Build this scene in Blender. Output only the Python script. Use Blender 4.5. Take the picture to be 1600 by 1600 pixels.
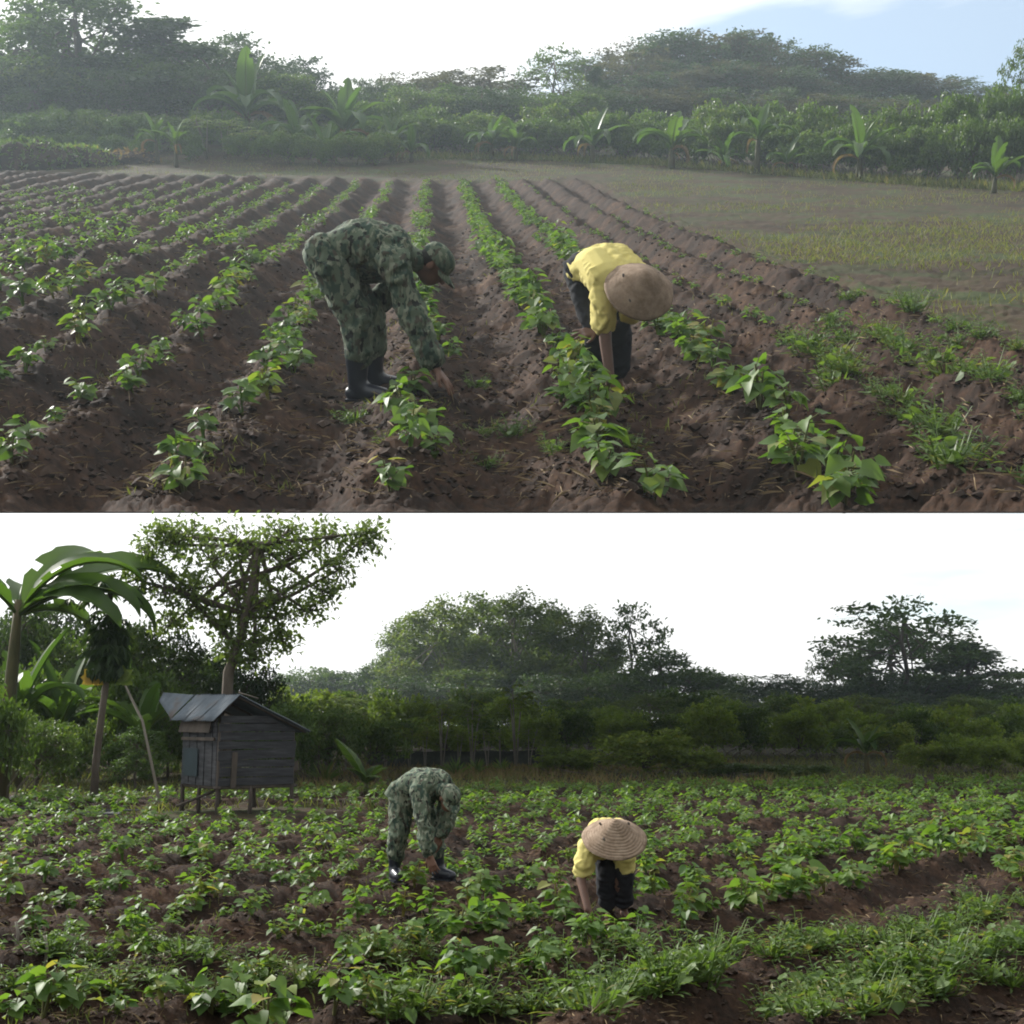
import bpy, math, random
import numpy as np
from mathutils import Matrix, Vector

# ------------------------------------------------------------------ camera, sky, sun, exposure
for o in list(bpy.data.objects):
    bpy.data.objects.remove(o)
scene = bpy.context.scene
COL = scene.collection
CAM_H = 1.6
FPX = 2000.0                                   # focal length in pixels of the 1600 px wide photograph
PITCH = math.atan(330 / FPX)                   # the lower field's horizon lies 330 px below the picture centre
TILT = PITCH + math.atan(588 / FPX)            # the upper field climbs away like a steep terrace
K = 7.0                                        # the upper terrace lies farther out and is this much larger
cam_d = bpy.data.cameras.new('camera')
cam_d.sensor_width = 36.0
cam_d.lens = 36.0 * FPX / 1600.0
cam_d.clip_start = 0.05
cam_d.clip_end = 5000
cam = bpy.data.objects.new('camera', cam_d)
COL.objects.link(cam)
cam.location = (0, 0, CAM_H)
cam.rotation_euler = (math.pi / 2 + PITCH, 0, 0)
scene.camera = cam

SUN_EL, SUN_AZ = math.radians(35), math.radians(-50)     # ahead and to the left
SUN_DIR = Vector((math.sin(SUN_AZ) * math.cos(SUN_EL), math.cos(SUN_AZ) * math.cos(SUN_EL), math.sin(SUN_EL)))
SKY_STRENGTH, SUN_STRENGTH, EXPOSURE = 0.075, 5.0, 0.55
CLOUD_DIM, CLOUD_MID, CLOUD_BRIGHT = 3.2, 10.5, 14.0
world = bpy.data.worlds.new('World')
scene.world = world
world.use_nodes = True
nt = world.node_tree
nt.nodes.clear()
wo = nt.nodes.new('ShaderNodeOutputWorld')
bg = nt.nodes.new('ShaderNodeBackground')
bg.inputs['Strength'].default_value = SKY_STRENGTH
sky = nt.nodes.new('ShaderNodeTexSky')
sky.sky_type = 'NISHITA'
sky.sun_disc = False
sky.sun_elevation = SUN_EL
sky.sun_rotation = SUN_AZ
sky.dust_density = 0.6
tc = nt.nodes.new('ShaderNodeTexCoord')
mp = nt.nodes.new('ShaderNodeMapping')
mp.inputs['Scale'].default_value = (1.0, 1.0, 5.0)
mp.inputs['Location'].default_value = (0.3, 0.0, 0.15)
cn = nt.nodes.new('ShaderNodeTexNoise')
cn.inputs['Scale'].default_value = 2.2
cn.inputs['Detail'].default_value = 5
cn.inputs['Roughness'].default_value = 0.55
cr = nt.nodes.new('ShaderNodeValToRGB')
cr.color_ramp.elements[0].position = 0.26
cr.color_ramp.elements[0].color = (0.3, 0.3, 0.3, 1)
cr.color_ramp.elements[1].position = 0.40
cr.color_ramp.elements[1].color = (1, 1, 1, 1)
# a gap of clear sky towards the right of the upper field
gap_dir = Vector((0.36, 0.78, 0.47)).normalized()
dotn = nt.nodes.new('ShaderNodeVectorMath'); dotn.operation = 'DOT_PRODUCT'
dotn.inputs[1].default_value = gap_dir
gapr = nt.nodes.new('ShaderNodeMapRange')
gapr.inputs['From Min'].default_value = 0.955
gapr.inputs['From Max'].default_value = 0.998
gapr.inputs['To Min'].default_value = 0.0
gapr.inputs['To Max'].default_value = -0.27
addn = nt.nodes.new('ShaderNodeMath'); addn.operation = 'ADD'
mixc = nt.nodes.new('ShaderNodeMix'); mixc.data_type = 'RGBA'
# thin cloud is brightest round the sun and greyer away from it
dots = nt.nodes.new('ShaderNodeVectorMath'); dots.operation = 'DOT_PRODUCT'
dots.inputs[1].default_value = SUN_DIR
glow = nt.nodes.new('ShaderNodeMapRange'); glow.interpolation_type = 'SMOOTHSTEP'
glow.inputs['From Min'].default_value = 0.1
glow.inputs['From Max'].default_value = 1.0
glow.inputs['To Min'].default_value = CLOUD_MID
glow.inputs['To Max'].default_value = CLOUD_BRIGHT
away = nt.nodes.new('ShaderNodeMapRange'); away.interpolation_type = 'SMOOTHSTEP'
away.inputs['From Min'].default_value = -0.55
away.inputs['From Max'].default_value = 0.1
away.inputs['To Min'].default_value = CLOUD_DIM / CLOUD_MID
away.inputs['To Max'].default_value = 1.0
nt.links.new(dots.outputs['Value'], away.inputs['Value'])
gmul = nt.nodes.new('ShaderNodeMath'); gmul.operation = 'MULTIPLY'
nt.links.new(glow.outputs[0], gmul.inputs[0]); nt.links.new(away.outputs[0], gmul.inputs[1])
ccol = nt.nodes.new('ShaderNodeVectorMath'); ccol.operation = 'SCALE'
ccol.inputs[0].default_value = (1.0, 1.0, 0.985)
nt.links.new(tc.outputs['Generated'], dots.inputs[0])
nt.links.new(dots.outputs['Value'], glow.inputs['Value'])
nt.links.new(gmul.outputs[0], ccol.inputs['Scale'])
nt.links.new(ccol.outputs[0], mixc.inputs['B'])
nt.links.new(tc.outputs['Generated'], mp.inputs['Vector'])
nt.links.new(mp.outputs[0], cn.inputs['Vector'])
nt.links.new(tc.outputs['Generated'], dotn.inputs[0])
nt.links.new(dotn.outputs['Value'], gapr.inputs['Value'])
nt.links.new(cn.outputs['Fac'], addn.inputs[0])
nt.links.new(gapr.outputs[0], addn.inputs[1])
nt.links.new(addn.outputs[0], cr.inputs['Fac'])
nt.links.new(cr.outputs['Color'], mixc.inputs['Factor'])
skyb = nt.nodes.new('ShaderNodeVectorMath'); skyb.operation = 'MULTIPLY'
skyb.inputs[1].default_value = (1.15, 1.65, 1.75)      # the phone camera's pale cyan
nt.links.new(sky.outputs[0], skyb.inputs[0])
nt.links.new(skyb.outputs[0], mixc.inputs['A'])
nt.links.new(mixc.outputs['Result'], bg.inputs['Color'])
nt.links.new(bg.outputs[0], wo.inputs['Surface'])

sun_d = bpy.data.lights.new('sun', 'SUN')
sun_d.energy = SUN_STRENGTH
sun_d.angle = math.radians(2.5)                # the sun stands in thin bright cloud
sun_d.color = (1.0, 0.96, 0.90)
sun = bpy.data.objects.new('sun', sun_d)
COL.objects.link(sun)
sun.rotation_euler = SUN_DIR.to_track_quat('Z', 'Y').to_euler()
vs = scene.view_settings
vs.view_transform = 'Standard'
vs.look = 'None'
vs.exposure = EXPOSURE
vs.gamma = 1.0
vs.use_curve_mapping = False
scene.render.engine = 'CYCLES'
scene.cycles.max_bounces = 6
scene.cycles.diffuse_bounces = 3
scene.cycles.transmission_bounces = 4
scene.cycles.transparent_max_bounces = 4
scene.cycles.volume_bounces = 1
scene.cycles.use_denoising = True
scene.cycles.filter_width = 1.9

# ------------------------------------------------------------------ helpers
RNG = np.random.default_rng(7)
random.seed(7)


def hash2(ix, iy, seed):
    n = (ix.astype(np.int64) * 374761393 + iy.astype(np.int64) * 668265263 + seed * 974711) & 0xFFFFFFFF
    n = ((n ^ (n >> 13)) * 1274126177) & 0xFFFFFFFF
    n = ((n ^ (n >> 16)) * 2246822519) & 0xFFFFFFFF
    return ((n ^ (n >> 15)) & 0xFFFF) / 32767.5 - 1.0


def vnoise(x, y, seed=0):
    x = np.asarray(x, float); y = np.asarray(y, float)
    ix, iy = np.floor(x), np.floor(y)
    fx, fy = x - ix, y - iy
    fx = fx * fx * (3 - 2 * fx); fy = fy * fy * (3 - 2 * fy)
    a = hash2(ix, iy, seed); b = hash2(ix + 1, iy, seed)
    c = hash2(ix, iy + 1, seed); d = hash2(ix + 1, iy + 1, seed)
    return (a * (1 - fx) + b * fx) * (1 - fy) + (c * (1 - fx) + d * fx) * fy


def fbm(x, y, seed=0, octv=4, gain=0.5):
    s = 0; a = 1.0; f = 1.0
    for i in range(octv):
        s = s + a * vnoise(x * f + 17.3 * i, y * f - 9.1 * i, seed + i)
        a *= gain; f *= 2.03
    return s


def sstep(a, b, x):
    t = np.clip((np.asarray(x, float) - a) / (b - a), 0, 1)
    return t * t * (3 - 2 * t)


def make_mesh(name, V, faces, mat=None, smooth=True, tint=None):
    """V (N,3); faces: list of int arrays (M,k)"""
    if not isinstance(faces, (list, tuple)):
        faces = [faces]
    faces = [np.asarray(f, np.int32) for f in faces if len(f)]
    me = bpy.data.meshes.new(name)
    V = np.asarray(V, np.float32)
    me.vertices.add(len(V))
    me.vertices.foreach_set('co', V.ravel())
    nl = sum(f.size for f in faces)
    nf = sum(len(f) for f in faces)
    me.loops.add(nl)
    me.loops.foreach_set('vertex_index', np.concatenate([f.ravel() for f in faces]))
    me.polygons.add(nf)
    tot = np.concatenate([np.full(len(f), f.shape[1], np.int32) for f in faces])
    start = np.concatenate([[0], np.cumsum(tot)[:-1]]).astype(np.int32)
    me.polygons.foreach_set('loop_start', start)
    me.polygons.foreach_set('loop_total', tot)
    me.polygons.foreach_set('use_smooth', np.full(nf, smooth))
    if tint is not None:
        at = me.attributes.new('tint', 'FLOAT', 'POINT')
        at.data.foreach_set('value', np.asarray(tint, np.float32))
    me.update(calc_edges=True)
    if mat:
        me.materials.append(mat)
    return me


class MB:
    """collects shapes of one mesh"""
    def __init__(self):
        self.V = []; self.F = {}; self.n = 0; self.T = []

    def add(self, V, faces, tint=0.5):
        V = np.asarray(V, float)
        if not isinstance(faces, (list, tuple)):
            faces = [faces]
        for f in faces:
            f = np.asarray(f, np.int64)
            if len(f):
                self.F.setdefault(f.shape[1], []).append(f + self.n)
        self.V.append(V); self.n += len(V)
        self.T.append(np.broadcast_to(np.asarray(tint, float), (len(V),)))

    def mesh(self, name, mat=None, smooth=True):
        return make_mesh(name, np.concatenate(self.V), [np.concatenate(f) for f in self.F.values()], mat, smooth,
                         np.concatenate(self.T))


def tube(pts, radii, n=6, cap=True):
    pts = np.asarray(pts, float); radii = np.broadcast_to(np.asarray(radii, float), (len(pts),))
    d = np.gradient(pts, axis=0)
    d /= np.linalg.norm(d, axis=1)[:, None] + 1e-9
    ref = np.array([0.31, 0.17, 1.0]) if abs(d[0][2]) < 0.8 else np.array([1.0, 0.2, 0.1])
    a = np.arange(n) * 2 * math.pi / n
    V = []
    for p, t, r in zip(pts, d, radii):
        u = np.cross(ref, t); u /= np.linalg.norm(u) + 1e-9
        w = np.cross(t, u)
        V.append(p + r * (np.cos(a)[:, None] * u + np.sin(a)[:, None] * w))
    V = np.concatenate(V)
    F = []
    for i in range(len(pts) - 1):
        for k in range(n):
            F.append((i * n + k, i * n + (k + 1) % n, (i + 1) * n + (k + 1) % n, (i + 1) * n + k))
    faces = [np.array(F)]
    if cap:
        m = (len(pts) - 1) * n
        V = np.concatenate([V, pts[:1], pts[-1:]])
        t1 = [(len(V) - 2, (k + 1) % n, k) for k in range(n)]
        t2 = [(len(V) - 1, m + k, m + (k + 1) % n) for k in range(n)]
        faces.append(np.array(t1 + t2))
    return V, faces


def box(sx, sy, sz, M=None, jit=0.0):
    V = np.array([(x, y, z) for x in (-.5, .5) for y in (-.5, .5) for z in (-.5, .5)]) * (sx, sy, sz)
    if jit:
        V = V + RNG.normal(0, jit, V.shape)
    if M is not None:
        V = V @ np.array(M.to_3x3()).T + np.array(M.translation)
    F = np.array([(0, 1, 3, 2), (4, 6, 7, 5), (0, 4, 5, 1), (2, 3, 7, 6), (0, 2, 6, 4), (1, 5, 7, 3)])
    return V, F


# leaf templates: y = along the leaf, x = across, z = normal
def heart_leaf():
    xs = np.array([(0, 0.04, 0), (0.30, -0.10, 0.05), (0.50, 0.18, 0.10), (0.40, 0.52, 0.07), (0, 1.0, -0.10), (-0.40, 0.52, 0.07), (-0.50, 0.18, 0.10), (-0.30, -0.10, 0.05), (0, 0.48, -0.02)])
    F = np.array([(0, 1, 8), (1, 2, 8), (2, 3, 8), (3, 4, 8), (4, 5, 8), (5, 6, 8), (6, 7, 8), (7, 0, 8)])
    return xs, F


def lance_leaf():
    xs = np.array([(0, 0, 0), (0.13, 0.35, 0.04), (0.09, 0.72, 0.0), (0, 1.0, -0.12), (-0.09, 0.72, 0.0), (-0.13, 0.35, 0.04), (0, 0.5, -0.01)])
    F = np.array([(0, 1, 6), (1, 2, 6), (2, 3, 6), (3, 4, 6), (4, 5, 6), (5, 0, 6)])
    return xs, F


def oval_leaf():
    xs = np.array([(0, 0, 0), (0.26, 0.45, 0.07), (0, 1.0, -0.05), (-0.26, 0.45, 0.07)])
    return xs, np.array([(0, 1, 2), (0, 2, 3)])


def blade():
    xs = np.array([(-0.035, 0, 0), (0.035, 0, 0), (0.02, 0.6, 0.05), (0.0, 1.0, -0.05)])
    return xs, np.array([(0, 1, 2), (0, 2, 3)])


HEART, LANCE, OVAL, BLADE = heart_leaf(), lance_leaf(), oval_leaf(), blade()


def frames(axis, nrm):
    axis = axis / (np.linalg.norm(axis, axis=1)[:, None] + 1e-9)
    side = np.cross(axis, nrm); side /= np.linalg.norm(side, axis=1)[:, None] + 1e-9
    n2 = np.cross(side, axis)
    return np.stack([side, axis, n2], axis=2)          # columns


def scatter(tmpl, P, axis, nrm, size, tint=None):
    TV, TF = tmpl
    R = frames(axis, nrm)
    size = np.broadcast_to(np.asarray(size, float), (len(P),))
    V = np.einsum('nij,kj->nki', R, TV) * size[:, None, None] + P[:, None, :]
    F = TF[None] + (np.arange(len(P)) * len(TV))[:, None, None]
    t = np.repeat(np.asarray(tint if tint is not None else RNG.random(len(P)), float), len(TV))
    return V.reshape(-1, 3), F.reshape(-1, TF.shape[1]), t


def rdir(n, zbias=0.0, rng=RNG):
    v = rng.normal(0, 1, (n, 3)); v[:, 2] += zbias
    return v / (np.linalg.norm(v, axis=1)[:, None] + 1e-9)


def tag(o, label=None, cat=None, group=None, kind=None):
    if label: o['label'] = label
    if cat: o['category'] = cat
    if group: o['group'] = group
    if kind: o['kind'] = kind
    return o


def link(name, data, M=None, parent=None):
    o = bpy.data.objects.new(name, data)
    COL.objects.link(o)
    if parent is not None:
        o.parent = parent
        if M is not None: o.matrix_local = M
    elif M is not None:
        o.matrix_world = M
    return o


def copy_tree(src, M, parent=None):
    c = src.copy()
    for k in ('label', 'category', 'group'):
        if k in c: del c[k]
    COL.objects.link(c)
    if parent is None:
        c.matrix_world = M
    else:
        c.parent = parent; c.matrix_local = M
    for ch in src.children:
        copy_tree(ch, ch.matrix_local.copy(), c)
    return c


def TRS(loc, rz=0.0, s=1.0, rx=0.0, ry=0.0):
    if not hasattr(s, '__len__'): s = (s, s, s)
    return Matrix.LocRotScale(Vector(loc), (Matrix.Rotation(rz, 3, 'Z') @ Matrix.Rotation(ry, 3, 'Y') @ Matrix.Rotation(rx, 3, 'X')).to_quaternion(), Vector(s))


# ------------------------------------------------------------------ the two fields' own frames
FA = Matrix.Translation((0, 0, CAM_H)) @ Matrix.Rotation(TILT, 4, 'X') @ Matrix.Scale(K, 4) @ Matrix.Translation((0, 0, -CAM_H))
FB = Matrix.Identity(4)
TAN_CUT = math.tan(TILT - PITCH)               # slope of the plane that cuts off the terrace's near edge
ROWA = math.radians(3.32)
ROWB = math.radians(36)


def edgeA(x):                                  # where the upper field ends
    return np.where(x > -4, 50 - 1.25 * np.maximum(x, 0) ** 1.02, 50 + (-4 - x) * 0.3)


def uvA(x, y):
    return x * math.cos(ROWA) + y * math.sin(ROWA), -x * math.sin(ROWA) + y * math.cos(ROWA)


def uvB(x, y):
    return x * math.cos(ROWB) - y * math.sin(ROWB), x * math.sin(ROWB) + y * math.cos(ROWB)


ROW_N = np.array([-20, -1, 0, 1, 2, 3, 4, 5, 8.0])
ROW_U = np.array([-1.23 - 19 * .86, -1.23, -.25, .73, 1.70, 2.50, 3.25, 4.05, 6.4])


def row_u(n):
    return float(np.interp(n, ROW_N, ROW_U))


def row_phase(u):
    return np.interp(u, ROW_U, ROW_N)


def bend(v):
    return .16 * np.exp(-((v - 9.0) / 3.6) ** 2)


def maskA(x, y):
    u, v = uvA(x, y)
    return (1 - sstep(4.35, 4.8, u)) * (1 - sstep(37.5, 39.5, y + 0.3 * u * (u < 0))) * sstep(-17.0, -15.5, u)


def zA(x, y, detail=True):
    x = np.asarray(x, float); y = np.asarray(y, float)
    base = np.where(y > 20, 0.00093 * (np.minimum(y, 60) - 20) ** 2 + np.maximum(y - 60, 0) * 0.074, 0.0)
    u, v = uvA(x, y)
    uu = u - bend(v) + 0.05 * vnoise(v * 0.35, u * 0.2, 3)
    c = np.cos(row_phase(uu) * 2 * math.pi)
    ridge = (0.105 + .03 * vnoise(v * .8, u * .9, 41)) * np.sign(c) * np.abs(c) ** 0.85
    ridge = ridge + .022 * vnoise(v * 3.2, u * 1.3, 43) + .018 * vnoise(v * 6.5, u * 3.1, 44)
    z = base + maskA(x, y) * ridge
    if detail:
        z = z + 0.034 * fbm(x * 4.4, y * 4.4, 5, 5, 0.72) * (0.45 + 0.55 * maskA(x, y))
    return z


def maskB(x, y):
    left = sstep(-6.2, -5.2, x + 0.33 * (y - 14.0) * (y > 14) * -1 + 2.2)
    far = 1 - sstep(30.0, 32.0, y - np.clip(x, -8, 12) * 0.35)
    hut = sstep(1.6, 2.6, np.hypot((x + 4.6) / 1.15, y - 23.5))
    return far * hut


def zB(x, y, detail=True):
    x = np.asarray(x, float); y = np.asarray(y, float)
    u, v = uvB(x, y)
    uu = u + 0.07 * vnoise(v * 0.35, u * 0.2, 31)
    c = np.cos((uu + 2.8) / 1.03 * 2 * math.pi)
    z = maskB(x, y) * (0.095 * np.sign(c) * np.abs(c) ** 0.85 + .022 * vnoise(v * 3.2, u * 1.3, 53) + .018 * vnoise(v * 6.5, u * 3.1, 54))
    if detail:
        z = z + 0.034 * fbm(x * 4.4, y * 4.4, 35, 5, 0.72) * (0.4 + 0.6 * maskB(x, y))
    return z


class Frame:
    def __init__(self, M, zf, tilt, k):
        self.M, self.zf, self.tilt, self.k = M, zf, tilt, k
        self.R = Matrix.Rotation(-tilt, 3, 'X')

    def ray(self, px, py):
        d = Vector(((px - 800) / FPX, math.cos(PITCH) - (800 - py) / FPX * math.sin(PITCH), math.sin(PITCH) + (800 - py) / FPX * math.cos(PITCH)))
        return self.R @ d

    def at(self, px, py, Y):                   # the point seen at that pixel, at local distance Y
        d = self.ray(px, py); t = Y / d.y
        return Vector((d.x * t, Y, CAM_H + d.z * t))

    def ground(self, px, py):
        d = self.ray(px, py)                   # march along the line of sight to the first hit
        ts = np.linspace(3.0, 110.0, 4000) / d.y
        hit = CAM_H + d.z * ts < self.zf(d.x * ts, d.y * ts, False)
        t = float(ts[int(np.argmax(hit))]) if hit.any() else 60.0 / d.y
        return Vector((d.x * t, d.y * t, float(self.zf(d.x * t, d.y * t))))

    def z(self, x, y):
        return float(self.zf(np.array(x), np.array(y)))

    def stand(self, px, Y, py=None):           # ground point at distance Y in the direction of column px
        d = self.ray(px, py if py is not None else (230 if self.k > 1 else 1150)); t = Y / d.y
        return Vector((d.x * t, Y, self.z(d.x * t, Y)))


A = Frame(FA, zA, TILT, K)
B = Frame(FB, zB, 0.0, 1.0)

# ------------------------------------------------------------------ materials
def new_mat(name):
    m = bpy.data.materials.new(name); m.use_nodes = True
    m.node_tree.nodes.clear()
    return m, m.node_tree.nodes, m.node_tree.links


def noise_node(N, L, scale, detail=4, rough=0.55, coord='Object', stretch=None):
    t = N.new('ShaderNodeTexCoord')
    n = N.new('ShaderNodeTexNoise')
    n.inputs['Scale'].default_value = scale
    n.inputs['Detail'].default_value = detail
    n.inputs['Roughness'].default_value = rough
    if stretch:
        mpn = N.new('ShaderNodeMapping'); mpn.inputs['Scale'].default_value = stretch
        L.new(t.outputs[coord], mpn.inputs['Vector']); L.new(mpn.outputs[0], n.inputs['Vector'])
    else:
        L.new(t.outputs[coord], n.inputs['Vector'])
    return n


def ramp(N, stops):
    r = N.new('ShaderNodeValToRGB')
    e = r.color_ramp.elements
    e[0].position, e[0].color = stops[0][0], (*stops[0][1], 1)
    e[1].position, e[1].color = stops[-1][0], (*stops[-1][1], 1)
    for p, c in stops[1:-1]:
        k = e.new(p); k.color = (*c, 1)
    return r


def leaf_mat(name, c0, c1, c2=None, transl=0.4, rough=0.5, spec=0.4):
    m, N, L = new_mat(name)
    out = N.new('ShaderNodeOutputMaterial')
    at = N.new('ShaderNodeAttribute'); at.attribute_name = 'tint'
    oi = N.new('ShaderNodeObjectInfo')
    mx = N.new('ShaderNodeMath'); mx.operation = 'MULTIPLY_ADD'
    mx.inputs[1].default_value = 0.3
    L.new(oi.outputs['Random'], mx.inputs[0])
    sc = N.new('ShaderNodeMath'); sc.operation = 'MULTIPLY'; sc.inputs[1].default_value = 0.7
    L.new(at.outputs['Fac'], sc.inputs[0]); L.new(sc.outputs[0], mx.inputs[2])
    stops = [(0.0, c0), (0.75, c1)] + ([(0.97, c2)] if c2 else [(1.0, c1)])
    r = ramp(N, stops)
    L.new(mx.outputs[0], r.inputs['Fac'])
    p = N.new('ShaderNodeBsdfPrincipled')
    p.inputs['Roughness'].default_value = rough
    p.inputs['Specular IOR Level'].default_value = spec
    L.new(r.outputs['Color'], p.inputs['Base Color'])
    tr = N.new('ShaderNodeBsdfTranslucent')
    g = N.new('ShaderNodeMix'); g.data_type = 'RGBA'; g.blend_type = 'MULTIPLY'; g.inputs['Factor'].default_value = 1.0
    g.inputs['B'].default_value = (1.7, 1.75, 0.75, 1)
    L.new(r.outputs['Color'], g.inputs['A']); L.new(g.outputs['Result'], tr.inputs['Color'])
    mix = N.new('ShaderNodeMixShader'); mix.inputs[0].default_value = transl
    L.new(p.outputs[0], mix.inputs[1]); L.new(tr.outputs[0], mix.inputs[2])
    L.new(mix.outputs[0], out.inputs['Surface'])
    return m


def rough_mat(name, stops, scale, rough=0.9, bump=0.0, bscale=None, stretch=None, spec=0.2, detail=5):
    m, N, L = new_mat(name)
    out = N.new('ShaderNodeOutputMaterial')
    n = noise_node(N, L, scale, detail, 0.6, stretch=stretch)
    r = ramp(N, stops)
    L.new(n.outputs['Fac'], r.inputs['Fac'])
    p = N.new('ShaderNodeBsdfPrincipled')
    p.inputs['Roughness'].default_value = rough
    p.inputs['Specular IOR Level'].default_value = spec
    L.new(r.outputs['Color'], p.inputs['Base Color'])
    if bump:
        b = N.new('ShaderNodeBump'); b.inputs['Strength'].default_value = bump
        b.inputs['Distance'].default_value = 0.02
        n2 = noise_node(N, L, bscale or scale * 3, 5, 0.65, stretch=stretch)
        L.new(n2.outputs['Fac'], b.inputs['Height']); L.new(b.outputs[0], p.inputs['Normal'])
    L.new(p.outputs[0], out.inputs['Surface'])
    return m


def soil_mat(name, field):
    """dug brown soil, with grass litter where the mesh attribute 'tint' says unplanted"""
    m, N, L = new_mat(name)
    out = N.new('ShaderNodeOutputMaterial')
    n1 = noise_node(N, L, 1.1, 6, 0.65)
    n2 = noise_node(N, L, 14.0, 6, 0.75)
    mixn = N.new('ShaderNodeMath'); mixn.operation = 'MULTIPLY_ADD'; mixn.inputs[1].default_value = 0.5
    h = N.new('ShaderNodeMath'); h.operation = 'MULTIPLY'; h.inputs[1].default_value = 0.5
    L.new(n2.outputs['Fac'], h.inputs[0]); L.new(n1.outputs['Fac'], mixn.inputs[0]); L.new(h.outputs[0], mixn.inputs[2])
    s = ramp(N, [(0.36, (0.011, 0.008, 0.006)), (0.46, (0.026, 0.0165, 0.012)), (0.56, (0.054, 0.031, 0.020)), (0.66, (0.115, 0.070, 0.043))])
    L.new(mixn.outputs[0], s.inputs['Fac'])
    g1 = noise_node(N, L, 0.8, 7, 0.72)
    g = ramp(N, [(0.34, (0.036, 0.025, 0.016)), (0.47, (0.062, 0.044, 0.026)), (0.55, (0.042, 0.056, 0.020)), (0.66, (0.060, 0.072, 0.028)), (0.76, (0.095, 0.075, 0.045))])
    L.new(g1.outputs['Fac'], g.inputs['Fac'])
    at = N.new('ShaderNodeAttribute'); at.attribute_name = 'tint'
    mx = N.new('ShaderNodeMix'); mx.data_type = 'RGBA'
    L.new(at.outputs['Fac'], mx.inputs['Factor']); L.new(s.outputs['Color'], mx.inputs['A']); L.new(g.outputs['Color'], mx.inputs['B'])
    p = N.new('ShaderNodeBsdfPrincipled'); p.inputs['Roughness'].default_value = 0.95
    p.inputs['Specular IOR Level'].default_value = 0.12
    L.new(mx.outputs['Result'], p.inputs['Base Color'])
    b = N.new('ShaderNodeBump'); b.inputs['Strength'].default_value = 0.9; b.inputs['Distance'].default_value = 0.035
    n3 = noise_node(N, L, 22.0, 6, 0.7)
    L.new(n3.outputs['Fac'], b.inputs['Height']); L.new(b.outputs[0], p.inputs['Normal'])
    L.new(p.outputs[0], out.inputs['Surface'])
    return m


M_SOILA = soil_mat('soil_upper', 'A')
M_SOILB = soil_mat('soil_lower', 'B')
M_CLOD = rough_mat('soil_clod', [(0.3, (0.022, 0.016, 0.013)), (0.55, (0.048, 0.032, 0.024)), (0.75, (0.10, 0.066, 0.048))], 3.0, 0.95, 0.5, 40)
M_STRAW = rough_mat('dry_straw', [(0.3, (0.16, 0.11, 0.06)), (0.7, (0.30, 0.23, 0.13))], 5.0, 0.8)
M_CROP = leaf_mat('crop_leaf', (0.045, 0.105, 0.024), (0.12, 0.20, 0.040), (0.26, 0.22, 0.07), 0.42, 0.5, 0.3)
M_CROPSTEM = rough_mat('crop_stem', [(0.3, (0.09, 0.08, 0.03)), (0.7, (0.12, 0.14, 0.045))], 6.0, 0.6)
M_WEED = leaf_mat('weed_leaf', (0.05, 0.105, 0.026), (0.11, 0.17, 0.045), (0.20, 0.17, 0.07), 0.4, 0.5, 0.35)
M_GRASS = leaf_mat('grass_blade', (0.07, 0.10, 0.03), (0.15, 0.16, 0.06), (0.26, 0.20, 0.10), 0.35, 0.6, 0.25)
M_DRYGRASS = leaf_mat('dry_grass_blade', (0.14, 0.11, 0.06), (0.20, 0.15, 0.08), (0.26, 0.20, 0.11), 0.3, 0.7, 0.2)
M_TREE = [leaf_mat('tree_leaf_green', (0.035, 0.075, 0.020), (0.085, 0.135, 0.035), (0.15, 0.18, 0.06), 0.38, 0.5, 0.35),
          leaf_mat('tree_leaf_dark', (0.026, 0.055, 0.020), (0.055, 0.092, 0.030), (0.09, 0.12, 0.045), 0.30, 0.5, 0.35),
          leaf_mat('tree_leaf_pale', (0.06, 0.10, 0.030), (0.13, 0.18, 0.055), (0.20, 0.21, 0.08), 0.42, 0.5, 0.35),
          leaf_mat('tree_leaf_dry', (0.065, 0.066, 0.046), (0.10, 0.098, 0.062), (0.14, 0.12, 0.08), 0.3, 0.7, 0.2)]
M_SHRUB = leaf_mat('shrub_leaf', (0.035, 0.076, 0.018), (0.088, 0.142, 0.030), (0.16, 0.18, 0.05), 0.38, 0.45, 0.4)
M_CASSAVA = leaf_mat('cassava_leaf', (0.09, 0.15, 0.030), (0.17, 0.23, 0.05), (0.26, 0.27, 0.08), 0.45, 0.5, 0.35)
M_BANANA = leaf_mat('banana_leaf', (0.04, 0.085, 0.020), (0.085, 0.15, 0.030), (0.16, 0.20, 0.05), 0.40, 0.45, 0.4)
M_BARK = rough_mat('bark', [(0.3, (0.075, 0.06, 0.048)), (0.7, (0.17, 0.145, 0.12))], 4.0, 0.9, 0.6, 14, (1, 1, 0.3))
M_PALE_BARK = rough_mat('pale_bark', [(0.3, (0.16, 0.145, 0.12)), (0.7, (0.30, 0.27, 0.23))], 4.0, 0.9, 0.5, 14, (1, 1, 0.3))
M_BSTEM = rough_mat('banana_stem', [(0.3, (0.045, 0.05, 0.025)), (0.55, (0.09, 0.085, 0.04)), (0.75, (0.11, 0.075, 0.045))], 3.0, 0.7, 0.4, 8, (3, 3, 0.5))
M_DEADLEAF = leaf_mat('withered_leaf', (0.12, 0.085, 0.05), (0.20, 0.14, 0.08), (0.26, 0.19, 0.10), 0.3, 0.8, 0.2)
M_YELLOWLEAF = leaf_mat('yellowing_leaf', (0.35, 0.24, 0.05), (0.42, 0.30, 0.07), None, 0.4, 0.6, 0.3)
M_WOOD = rough_mat('weathered_plank', [(0.25, (0.024, 0.025, 0.029)), (0.5, (0.050, 0.052, 0.058)), (0.75, (0.095, 0.096, 0.104))], 2.2, 0.85, 0.5, 9, (1.0, 1.0, 9.0))
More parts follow.
